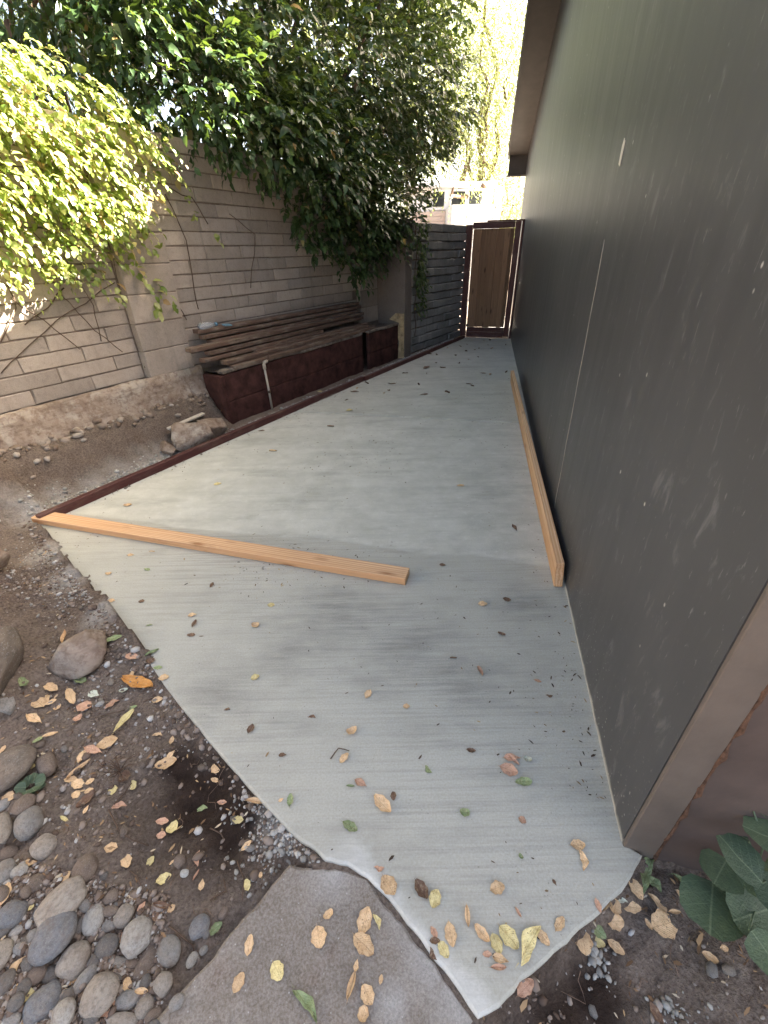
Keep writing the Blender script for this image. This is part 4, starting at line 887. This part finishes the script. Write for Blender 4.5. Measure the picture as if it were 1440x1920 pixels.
LF['S'] = (0, 0, 1.0, """240,948,14,0,t 408,908,14,-10,y 512,846,13,0,t 863,911,13,0,t 655,770,12,0,y 795,740,14,0,b 600,735,9,0,y 905,1133,16,0,t 950,1125,14,10,b 965,990,14,60,b 900,1260,18,60,p 1008,1277,14,20,p 660,1372,26,-20,t 690,1302,16,-60,t 762,1325,12,0,t 585,1345,14,10,b 883,1408,14,10,b 960,1422,30,0,p 850,1235,12,0,b 905,700,12,10,b 700,690,12,0,b 735,720,13,0,b 665,735,14,0,b 760,700,10,0,b 830,690,10,0,b 880,720,11,0,b 620,800,12,0,b 490,808,12,0,b 720,660,10,0,b 780,668,9,10,b 800,690,12,-20,b 1030,1305,12,0,b 940,1190,14,20,b 830,1060,12,0,b""")
ORD = ['largest', 'second largest', 'third largest', 'fourth largest', 'fifth largest', 'sixth largest', 'seventh largest', 'eighth largest']
recs = []; ki = 0
for key, (ox, oy, sc, txt) in LF.items():
    for t in txt.split():
        cx, cy, L, ang, c = t.split(','); px, py = ox+float(cx)*sc, oy+float(cy)*sc; L = float(L)*sc; ki += 1
        kd = 'round' if c in 'ty' and ki % 3 == 0 else KIND[(ki*5) % 8]
        if L > 55: kd = 'twist'
        P, k = at_surf(px, py); a = math.radians(float(ang))
        A1, A2 = at(px-math.cos(a)*L/2, py-math.sin(a)*L/2, P[2]), at(px+math.cos(a)*L/2, py+math.sin(a)*L/2, P[2]); d = A2-A1; l = min(.13, float(np.linalg.norm(d)))
        recs.append((P, k, math.atan2(d[1], d[0]), l*1.08, kd, c, px, py))
bins = {}
for r in recs: bins.setdefault((r[4], r[5], zone(r[1], r[6], r[7])), []).append(r)
nleaf = 0
for (kd, c, zn), lst in bins.items():
    lst.sort(key=lambda r: -r[3])
    for i, (P, k, az, l, _, _, px, py) in enumerate(lst):
        o = obj('dry_leaf', LM[kd][nleaf % 3], None, (P[0], P[1], P[2]+(.0015 if k != 'dirt' else .005)), (random.uniform(-.12, .12), random.uniform(-.08, .08), az)); nleaf += 1
        o.scale = (l, l*random.uniform(.9, 1.2)*(.62 if l > .07 else 1), l*random.uniform(.4, 1.0)); j = random.uniform(.82, 1.15); o.color = (*[q*j for q in LC[c]], 1)
        pre = '' if len(lst) == 1 else ('larger ' if len(lst) == 2 and i == 0 else 'smaller ' if len(lst) == 2 else ORD[min(i, 7)]+' ')
        tag(o, f'{pre}{KW[kd]} {LNm[c]} fallen leaf {zn}', 'leaf', 'dry leaves fallen about the walk and beds')
# more small leaves drifted over the far walk and the beds
for i in range(70):
    s, o_ = random.uniform(3.6, 7.5), random.uniform(.05, 2.0)
    P = hw(s, o_)
    if float(sdf(np.array([P[0]]), np.array([P[1]]), SLABP)[0]) > -.03: continue
    if random.random() > .35+.65*(s-3.6)/3.9: continue
    l = random.uniform(.03, .06); o = obj('dry_leaf', LM[random.choice(['cup', 'fold', 'oval'])][i % 3], None, (P[0], P[1], .002), (random.uniform(-.3, .3), random.uniform(-.3, .3), random.uniform(0, 6)))
    o.scale = (l, l, l*1.3); c = random.choice('bbbt'); o.color = (*[q*.7 for q in LC[c]], 1)
    tag(o, f'small crisp {LNm[c]} leaf scattered on the walk towards the gate', 'leaf', 'small leaves scattered towards the gate')
# twigs and roots
TW = [([(665,1470),(700,1475),(770,1500),(800,1490)], 0, .0022), ([(205,1480),(240,1500),(262,1580),(280,1585)], 0, .0016)]
twigs = [([(205,1520),(225,1560),(250,1578),(280,1588)], 'thin curved root across the dark dug soil'), ([(215,1510),(235,1490),(248,1470)], 'short root end beside the torn weed'), ([(445,1615),(458,1650),(455,1690)], 'thin upright twig on dirt beside the paving edge'),
         ([(318,1738),(345,1760),(362,1775),(365,1785)], 'dark twig between the pale cobble and the paving'), ([(245,1635),(258,1645),(265,1662)], 'tiny curved twig in the middle of the bare dirt'), ([(395,1555),(415,1565),(420,1575)], 'forked rootlet at the edge of dark soil'),
         ([(395,1690),(425,1672),(420,1650)], 'bent twig on the dirt by the paving corner'), ([(190,1345),(230,1335),(290,1310)], 'straight twig lying near the orange leaf'), ([(620,1425),(635,1405),(655,1410)], 'hooked leaf stalk on the middle of the concrete')]
for pts, lb in twigs:
    W3 = []
    for p in pts:
        P, k = at_surf(*p); W3.append(np.array([P[0], P[1], P[2]+.006]))
    c = W3[0]; fine = []
    for i in range(len(W3)-1):
        for t in (0, .5): fine.append(W3[i]*(1-t)+W3[i+1]*t+np.array([0, 0, .004*t]))
    fine.append(W3[-1])
    o = obj('twig', tubes_mesh('twig', [([p-c for p in fine], [.0022-.0010*i/len(fine) for i in range(len(fine))])], STEM, 5), None, c); tag(o, lb, 'twig')

# ------------------------------------------------------------------ foliage machinery
def leaf_template(kind):
    if kind == 'ivy':   xs = [0, .30, .70, 1.0]; ws = [.06, .33, .25, .0]; zs = [0, .05, .02, -.10]
    elif kind == 'shrub': xs = [0, .28, .65, 1.0]; ws = [.05, .28, .20, .0]; zs = [0, .04, .0, -.16]
    else: xs = [0, .4, .75, 1.0]; ws = [.03, .2, .14, .0]; zs = [0, .03, 0, -.08]
    V = []
    for x, w, z in zip(xs[:3], ws, zs): V += [(x, -w, z+w*.30), (x, 0, z), (x, w, z+w*.30)]
    V.append((1, 0, zs[3])); F3 = []
    for i in range(2):
        for j in range(2):
            a = i*3+j; F3 += [(a, a+3, a+4), (a, a+4, a+1)]
    F3 += [(6, 9, 7), (7, 9, 8)]
    return np.array(V, float), np.array(F3)
def leaf_simple():
    return np.array([(0, 0, 0), (.5, -.24, .06), (1, 0, -.06), (.5, .24, .06)], float), np.array([(0, 1, 2), (0, 2, 3)])
def frames(d, up):
    """rotation matrices with x along d, z near up"""
    d = d/(np.linalg.norm(d, axis=1)[:, None]+1e-9); y = np.cross(up, d); y /= np.linalg.norm(y, axis=1)[:, None]+1e-9; z = np.cross(d, y)
    return np.stack([d, y, z], -1)
def leaves_mesh(name, pos, Rm, sc, tmpl, mat):
    v, f = tmpl; n = len(pos); V = np.einsum('nij,kj->nki', Rm, v)*sc[:, None, None]+pos[:, None]
    T = (f[None]+(np.arange(n)*len(v))[:, None, None]).reshape(-1, 3); return fast_mesh(name, V.reshape(-1, 3), T, mat)
def foliage(parent, origin, pos, Rm, sc, tmpl, mat, nparts, partname='leaf', rest='foliage'):
    """the nparts leaves that show largest become parts of their own, the rest one mesh"""
    pos = np.asarray(pos); pr = proj(pos); vis = (pr[:, 2] > .2) & (pr[:, 0] > -20) & (pr[:, 0] < 1460) & (pr[:, 1] > -20) & (pr[:, 1] < 1940)
    facing = np.abs(np.einsum('ni,ni->n', Rm[:, :, 2], (pos-CAM)/np.linalg.norm(pos-CAM, axis=1)[:, None]))
    score = np.where(vis, sc/np.maximum(pr[:, 2], .2)*(.3+facing), -1)
    order = np.argsort(-score); top = order[:nparts]; top = top[score[top] > 0]; mask = np.ones(len(pos), bool); mask[top] = False
    me = fast_mesh(partname, tmpl[0], tmpl[1], mat)
    for i in top:
        mw = Matrix([[*(Rm[i][r]*sc[i]), pos[i][r]-origin[r]] for r in range(3)]+[[0, 0, 0, 1]]); obj(partname, me, parent, mw=mw)
    o = obj(rest, leaves_mesh(rest, pos[mask]-np.asarray(origin), Rm[mask], sc[mask], tmpl, mat), parent); o['kind'] = 'stuff'
def sprays(tips, dirs, n_leaf, length, size, droop=.4, spread=.6):
    """leaves alternating along twigs; returns pos, R, scale and the twig polylines"""
    T = len(tips); pos = []; D = []; U = []; S_ = []; tw = []
    for i in range(T):
        d = dirs[i]/np.linalg.norm(dirs[i]); side = np.cross(d, [0, 0, 1.0]); side /= np.linalg.norm(side)+1e-6; L = length*rng.uniform(.6, 1.3)
        pts = [tips[i]+d*L*t+np.array([0, 0, -droop*L*t*t]) for t in (0, .33, .66, 1.0)]; tw.append(pts)
        for k in range(n_leaf):
            t = (k+.6)/n_leaf; p = tips[i]+d*L*t+np.array([0, 0, -droop*L*t*t]); sg = 1 if k % 2 else -1
            dd = d*(.55+.5*t)+side*sg*spread*rng.uniform(.6, 1.2)*(1.15-t*.9)+np.array([0, 0, -droop*(.5+t)])+rng.normal(0, .28, 3)
            pos.append(p); D.append(dd); U.append(np.array([0, 0, 1.0])+rng.normal(0, .40, 3)+d*.35); S_.append(size*rng.uniform(.6, 1.25)*(1-.35*t))
    D = np.array(D); U = np.array(U); return np.array(pos), frames(D, U), np.array(S_), tw
def ell_points(ells, n, lo=.45):
    out = []; dr = []; vol = np.array([a*b*c for _, (a, b, c) in ells])**.75; vol = vol/vol.sum()
    for (c, r), w in zip(ells, vol):
        m = int(n*w); u = rng.normal(size=(m, 3)); u /= np.linalg.norm(u, axis=1)[:, None]; rad = rng.uniform(lo**3, 1, m)**(1/3)
        out.append(np.array(c)+u*rad[:, None]*np.array(r)); dr.append(u)
    return np.concatenate(out), np.concatenate(dr)
TI, TS_, TF = leaf_template('ivy'), leaf_template('shrub'), leaf_simple()

# --- sunlit ivy over the left end of the wall (ellipsoids in wall coordinates s, out, z)
def le(s, o, z, rs, ro, rz): return (s, o, z), (rs, ro, rz)
iv0 = lw(-.6, 0, 0); ivy = thing('ivy', 'sunlit yellow-green ivy tumbling over the left end of the block wall', 'ivy', (iv0[0], iv0[1], 0), 0)
E_ = [le(-1.5, -.05, 2.30, .75, .42, .32), le(-.8, 0, 2.28, .6, .38, .26), le(-.15, -.02, 2.16, .50, .34, .24), le(.35, -.05, 2.02, .30, .26, .24), le(-1.3, .10, 1.85, .65, .22, .42), le(-.6, .12, 1.88, .5, .20, .33), le(-.1, .10, 1.80, .32, .17, .30),
      le(-1.7, .08, 1.45, .45, .12, .30), le(-2.4, .05, 1.9, .7, .3, .6), le(-.75, .08, 1.55, .45, .10, .30), le(-.25, .06, 1.45, .30, .07, .22), le(.1, .05, 1.65, .2, .08, .2)]
p, dr = ell_points(E_, 3000, .3); ok = p[:, 1] > -.45; p, dr = p[ok], dr[ok]
wp = LA[None]+LD[None]*p[:, :1]+LN[None]*p[:, 1:2]+np.stack([p[:, 0]*0, p[:, 0]*0, p[:, 2]], 1)
wd = LD[None]*dr[:, :1]*.6+LN[None]*(np.abs(dr[:, 1:2])+.35)+np.stack([dr[:, 0]*0, dr[:, 0]*0, dr[:, 2]*.5-.25], 1)
keep = p[:, 1] > -.3
pos, Rm, sc, tw = sprays(wp, wd, 6, .14, .057, .6)
foliage(ivy, iv0, pos, Rm, sc, TI, IVY, 300)
st = []
for pts, r in [([(165,330),(185,420),(230,520),(262,640),(272,690)], .005), ([(190,380),(225,470),(245,560)], .003), ([(0,700),(60,640),(130,585),(215,530)], .0032), ([(90,520),(130,570),(180,620),(230,660)], .003), ([(20,560),(80,600),(150,655)], .003), ([(225,400),(270,480),(300,560)], .003),
               ([(250,330),(275,420),(330,560),(350,600)], .003), ([(120,480),(175,570),(190,640)], .003), ([(310,360),(350,450),(360,520),(372,580)], .004), ([(300,345),(360,370),(390,420)], .004), ([(430,400),(480,440),(470,540)], .003), ([(0,640),(30,580),(10,520)], .004), ([(60,430),(120,500),(110,560)], .003), ([(205,470),(225,540),(310,590)], .002), ([(40,610),(90,575),(120,540)], .004)]:
    P3 = [on_left(x, y, .012+r) for x, y in pts]; ff = []
    for i in range(len(P3)-1):
        for t in (0, .33, .66): ff.append(P3[i]*(1-t)+P3[i+1]*t+LD*rng.normal(0, .006)+np.array([0, 0, rng.normal(0, .006)]))
    ff.append(P3[-1]); st.append(([q-iv0 for q in ff], r))
for q in st: obj('stem', tubes_mesh('stem', [q], STEM, 5), ivy)
# loose trails of leaves hanging down the wall
TR = [(150, 430, 215, 560), (215, 400, 280, 570), (265, 380, 290, 560), (90, 480, 160, 520), (240, 470, 330, 580), (60, 470, 110, 510), (300, 300, 390, 430), (225, 330, 300, 380)]
tp = []; td = []
for x0, y0, x1, y1 in TR:
    for t in np.linspace(0, 1, 5): tp.append(on_left(x0+(x1-x0)*t+rng.normal(0, 8), y0+(y1-y0)*t+rng.normal(0, 8), .05)); td.append(LN*.6+LD*rng.normal(0, .5)+np.array([0, 0, -.3]))
pos, Rm, sc, tw = sprays(np.array(tp), np.array(td), 3, .09, .075, .5)
o = obj('trailing_leaves', leaves_mesh('trailing_leaves', pos-iv0, Rm, sc, TI, IVY), ivy); o['kind'] = 'stuff'

# --- the big dark shrub that leans over the wall
sh0 = lw(2.3, -.9, 0); shrub = thing('shrub_tree', 'large dark green broad-leaved shrub leaning over the block wall above the planks', 'shrub', (sh0[0], sh0[1], .25), 0)
E2 = [le(.95, .15, 2.45, .5, .45, .40), le(1.5, .25, 2.35, .55, .55, .42), le(2.1, .30, 2.15, .55, .55, .45), le(2.7, .30, 1.90, .5, .50, .45), le(3.2, .30, 1.72, .40, .45, .40), le(3.7, .25, 1.95, .5, .45, .40), le(4.3, .2, 2.6, .5, .5, .45), le(2.9, .15, 1.35, .32, .25, .28), le(2.3, .12, 1.55, .3, .2, .25),
      le(1.0, -.25, 3.2, .8, .7, .65), le(1.9, -.1, 3.1, .8, .7, .7), le(2.9, .0, 2.9, .9, .7, .75), le(3.8, .1, 3.0, .9, .7, .75), le(4.7, .2, 3.1, .65, .6, .7), le(1.2, -.5, 4.3, .9, .8, .8), le(2.4, -.3, 4.2, 1.0, .8, .8), le(3.6, -.1, 4.2, 1.0, .8, .8), le(4.7, .1, 4.1, .7, .6, .7), le(2.6, -.4, 5.2, 1.2, .9, .7), le(4.0, -.2, 5.2, 1.0, .8, .7), le(3.7, .25, 1.6, .28, .25, .30), le(2.2, .15, 1.9, .5, .3, .4), le(3.1, .1, 1.6, .5, .3, .4), le(.55, .05, 2.75, .35, .35, .35), le(.7, -.35, 2.45, .5, .3, .35), le(.3, -.4, 2.9, .5, .4, .5), le(1.5, -.2, 2.5, .8, .5, .4), le(2.6, -.2, 2.4, .8, .5, .5), le(3.6, -.1, 2.4, .8, .5, .5)]
p, dr = ell_points(E2, 8200, .22)
wp = LA[None]+LD[None]*p[:, :1]+LN[None]*p[:, 1:2]+np.stack([p[:, 0]*0, p[:, 0]*0, p[:, 2]], 1)
wd = LD[None]*dr[:, :1]*.7+LN[None]*(dr[:, 1:2]*.7+.35)+np.stack([dr[:, 0]*0, dr[:, 0]*0, dr[:, 2]*.6-.10], 1)
bad = (p[:, 1] < .03) & (p[:, 2] < 2.15); wp, wd = wp[~bad], wd[~bad]
pos, Rm, sc, tw = sprays(wp, wd, 6, .19, .098, .28)
foliage(shrub, (sh0[0], sh0[1], .25), pos, Rm, sc, TS_, SHRUB, 300)
sel = rng.choice(len(tw), 900, replace=False); o0 = np.array([sh0[0], sh0[1], .25])
o = obj('twigs', tubes_mesh('twigs', [([q-o0 for q in tw[i]], [.004, .003, .002, .0015]) for i in sel], STEM, 3), shrub); o['kind'] = 'stuff'
def limb(a, b, r0, r1, wob=.08, n=7):
    a = np.array(a, float); b = np.array(b, float); pts = []; rr = []
    for i in range(n):
        t = i/(n-1); pts.append(a+(b-a)*t+rng.normal(0, wob, 3)*math.sin(math.pi*t)); rr.append(r0+(r1-r0)*t)
    return pts, rr
base = np.array(lw(2.3, -.9, .2)); fork = np.array(lw(2.4, -.6, 1.9))
obj('trunk', tubes_mesh('trunk', [tuple((([q-o0 for q in a], b) for a, b in [limb(base, fork, .11, .08)])).__getitem__(0)], BARK, 9), shrub)
for tgt in ((1.0, -.2, 3.2), (1.9, .05, 3.6), (2.9, .1, 2.7), (3.8, .15, 3.3), (4.5, .2, 2.9), (2.5, -.3, 5.0), (3.6, -.2, 4.9), (1.4, .2, 2.5), (3.3, .25, 1.9), (2.2, .25, 2.3), (4.1, .2, 4.0)):
    a, b = limb(fork, lw(*tgt), .05, .010, .10, 8); obj('branch', tubes_mesh('branch', [([q-o0 for q in a], b)], BARK, 6), shrub)
# --- creeper hanging over the end of the slump wall
cr0 = s0.copy(); creeper = thing('creeper', 'dark creeper hanging down the joint between the rendered return and the slump wall', 'creeper', cr0, 0)
tp = []; td = []
for i in range(85):
    z = rng.uniform(.6, 1.75); s_ = 4.02+rng.normal(.06, .06)*(.6+.6*z/1.7); o_ = .40+rng.uniform(.02, .13); tp.append(lw(s_, o_, z)); td.append(LN*.6+LD*rng.normal(0, .6)+np.array([0, 0, -.5]))
pos, Rm, sc, tw = sprays(np.array(tp), np.array(td), 5, .10, .065, .6)
foliage(creeper, cr0, pos, Rm, sc, TS_, SHRUB, 120)
obj('stem', tubes_mesh('stem', [([lw(4.06+.03*math.sin(i*1.3), .43, .25+i*.1)-cr0 for i in range(15)], .006), ([lw(4.14+.03*math.sin(i*1.7+1), .42, .45+i*.1)-cr0 for i in range(13)], .004)], STEM, 5), creeper)

# --- trees
def tree(name, label, base, h, ells, n, size, mat, tr=.12, group=None, nl=5, ln=.45, droop=.5, lo=.3):
    t = thing(name, label, 'tree', base, 0, group); b = np.array(base, float)
    p, dr = ell_points(ells, n, lo); wd = dr*.8+np.array([0, 0, -.1])
    pos, Rm, sc, tw = sprays(p, wd, nl, ln, size, droop)
    o = obj('crown', leaves_mesh('crown', pos-b, Rm, sc, TF, mat), t); o['kind'] = 'stuff'
    top = np.mean([np.array(c) for c, r in ells], 0); fk = b+(top-b)*.45
    obj('trunk', tubes_mesh('trunk', [([q-b for q in limb(b, fk, tr, tr*.7)[0]], list(np.linspace(tr, tr*.7, 7)))], BARK, 9), t)
    for c, r in ells:
        a, rr = limb(fk, c, tr*.5, tr*.1, .2, 8); obj('limb', tubes_mesh('limb', [([q-b for q in a], rr)], BARK, 6), t)
    return t
def TE(px, py, Y, rx, ry, rz): return tuple(at_y(px, py, Y)), (rx, ry, rz)
tree('willow_tree', 'tall bright sunlit tree with fine leaves beyond the gate', (*at_y(905, 420, 17)[:2], -.05), 9, [TE(905, 60, 17, 2.6, 2, 2.2), TE(920, 190, 16.5, 1.7, 1.5, 1.5), TE(880, 250, 16.5, 1.2, 1.2, .9), TE(935, 290, 16, .8, .9, .6), TE(840, 120, 18, 2.2, 2, 2.5), TE(960, 120, 17.5, 1.6, 1.6, 2.2), TE(910, -120, 18, 3, 2.5, 3), TE(870, 310, 15.5, .7, .7, .5), TE(850, 352, 12.6, .55, .4, .28), TE(905, 345, 12.8, .4, .3, .22)], 8500, .085, FARL, .22, None, 7, .5, .9)
tree('bushy_tree', 'rounded sunlit bush right of the white building, beside the gate top', (*at_y(958, 420, 15)[:2], -.05), 4, [TE(958, 375, 15, .75, .9, .75), TE(945, 340, 15.3, .6, .7, .5), TE(985, 350, 15, .9, .8, 1.0)], 900, .10, FARL, .1, None, 5, .35)
tree('background_tree', 'bright leafy tree glimpsed through gaps in the dark shrub', (*at_y(600, 420, 15)[:2], 0), 9, [TE(620, 60, 15, 2.6, 2, 2.2), TE(760, 120, 16, 2.4, 2, 2.2), TE(480, 20, 15, 2.2, 2, 2.4), TE(700, 300, 15, 1.8, 1.5, 1.3), TE(780, 330, 15.5, 1.0, 1.0, .8), TE(560, 230, 14, 2.0, 1.6, 1.4)], 3600, .13, FARL, .25, None, 6, .5)
tree('dark_tree', 'dark feathery tree with blue sky showing through at the top left', (*at_y(60, 300, 8.5)[:2], .3), 9, [TE(20, 60, 8.5, 1.3, 1.0, .9), TE(130, 40, 8.5, .9, .9, 1.0), TE(70, -60, 8.8, 1.4, 1.2, 1.0), TE(200, 60, 8.2, .7, .8, 1.0), TE(10, 160, 8.5, 1.4, 1.0, .8)], 2600, .06, NEED, .18, None, 7, .35)
tree('sunlit_shrub', 'olive green bush standing behind the wall left of the dark shrub', (*lw(.6, -1.2)[:2], .3), 4, [((*lw(.5, -1.1)[:2], 3.2), (.8, .7, .8)), ((*lw(1.1, -1.3)[:2], 4.0), (.9, .8, .8)), ((*lw(.2, -1.5)[:2], 4.0), (.6, .6, .6))], 700, .11, SHRUB, .08, None, 6, .3)
tree('added_shade_tree', 'tall dense tree added out of view beyond the house roof to shade the shrub', (9.6, 10.7, -.05), 16, [((9.74+dx, 10.31+dy, z), (1.0, 1.0, 1.1)) for dx, dy in ((0, 0), (-.35, .83)) for z in (9.9, 11.2, 12.5, 13.8)]+[((9.2, 11.6, 11.0), (.9, .9, 1.4)), ((10.0, 9.75, 12.0), (.6, .6, 1.4)), ((10.0, 9.75, 13.8), (.6, .6, 1.2))], 4200, .26, SHRUB, .2, None, 6, .3)  # unseen tree, added behind the roof to keep direct sun off the shrub

# ------------------------------------------------------------------ neighbouring building past the gate
nb = thing('neighbour_building', 'white and peach neighbouring building with dark windows beyond the gate', 'building', (*at_y(860, 420, 13.6)[:2], 0), 0)
n0 = np.array([*at_y(860, 420, 13.6)[:2], 0]); rotn = 0.0; nb.rotation_euler = (0, 0, rotn)
# local: x to the right, y away; zloc heights from the picture
def nz(py): return float(at_y(860, py, 13.6)[2])
def nxl(px): return float(at_y(px, 400, 13.6)[0]-n0[0])
zt, zs_, zb = nz(350), nz(390), nz(420)
obj('back_wall', new_mesh('back_wall', *box_vf((nxl(775), .30, 0), (nxl(925), 4.0, zt)), WHITE), nb)
for i in range(int((zs_)/.11)):
    obj('siding_board', bev_box('siding_board', (nxl(775), .255-.0, i*.11), (nxl(838)-.01, .296, i*.11+.104), PEACH, .004), nb)
obj('white_parapet', bev_box('white_parapet', (nxl(838), -.9, 0), (nxl(916), .28, zs_+.01), WHITE, .01), nb)
for a, b in ((813, 834), (848, 873), (881, 905)):
    w = obj('window', bev_box('window', (nxl(a)-.05, .24, zs_-.02), (nxl(b)+.05, .298, nz(357)+.05), WPAINT, .006), nb)
    obj('pane', bev_box('pane', (nxl(a), .22, zs_+.05), (nxl(b), .238, nz(357)), GLASS, .003), w)
obj('corner_post', bev_box('corner_post', (nxl(914), -.95, 0), (nxl(922), -.70, nz(360)), WPAINT, .006), nb)
obj('roof', bev_box('roof', (nxl(765), .0, zt), (nxl(926), 4.2, zt+.10), WPAINT, .01), nb)

# ------------------------------------------------------------------ low plant at the house corner, and the weed
pz = at(1400, 1690, -.06); plant = thing('leafy_plant', 'low plant with big rounded grey-green leaves at the bottom right beside the house', 'plant', pz, 0)
def round_leaf(name, seed):
    V = [(0, 0, 0)]; n = 16
    for r_, rad in ((1, .5), (2, 1.0)):
        for j in range(n):
            th = 2*math.pi*j/n; q = rad*(1+.06*math.sin(3*th+seed)+.05*math.sin(5*th))*(1-.25*abs(math.cos(th/2))**8)
            V.append((.5*q*math.cos(th)*1.0+.5, .5*q*math.sin(th)*.88, .05*rad*rad*math.sin(2*th+seed)+.06*rad*abs(math.sin(th))))
    V[0] = (.5, 0, -.02); Fq = []
    for j in range(n):
        k2 = (j+1) % n; Fq += [(0, 1+j, 1+k2), (1+j, 1+n+j, 1+n+k2), (1+j, 1+n+k2, 1+k2)]
    return new_mesh(name, V, Fq, PLANT, True)
RL = [round_leaf('leaf', i) for i in range(3)]
for i, (px, py, L, z, tilt) in enumerate([(1378, 1605, 92, .20, .2), (1432, 1565, 88, .24, .5), (1345, 1642, 84, .10, .1), (1330, 1712, 120, .06, .2), (1425, 1655, 80, .12, .3), (1412, 1492, 64, .26, 1.1), (1400, 1720, 100, .08, .2), (1455, 1500, 90, .25, .6), (1450, 1800, 90, .12, .5), (1470, 1700, 110, .14, .3), (1380, 1560, 40, .15, .8)]):
    P = at(px, py, z); zc = float((P-CAM)@fw); sz = L/F*zc; d = P-pz; az = math.atan2(d[1], d[0])+rng.normal(0, .6)
    cx_ = P-np.array([math.cos(az), math.sin(az), 0])*sz*.5
    o = obj('leaf', RL[i % 3], plant, cx_-pz, (rng.normal(0, .25), tilt*.5-.25, az)); o.scale = (sz, sz, sz)
    obj('stem', tubes_mesh('stem', [([(0, 0, 0), (cx_-pz)*np.array([.5, .5, .75]), cx_-pz], .0022)], PLANT, 5), plant)
wz, _ = at_surf(62, 1480); weed = thing('weed', 'small grey-green lobed weed growing among the stones at the left', 'weed', wz, 0)
for i in range(11):
    a = i*2.4; o = obj('leaf', RL[i % 3], weed, (.012*math.cos(a), .012*math.sin(a), .012+.004*(i % 3)), (rng.normal(0, .3), -.35+.3*rng.random(), a)); o.scale = (.034,)*3
root = at_surf(225, 1445)[0]; tr_ = thing('torn_weed', 'dried torn grass tuft on the dark dug soil', 'weed', root, 0)
obj('blades', tubes_mesh('blades', [([(0, 0, 0), (.03*math.cos(a), .03*math.sin(a), .02), (.055*math.cos(a), .055*math.sin(a), .008+.01*rng.random())], [.002, .0015, .0006]) for a in rng.uniform(0, 6.28, 16)], STEM, 4), tr_)
print('blocks', nblk, 'leaves', nleaf)
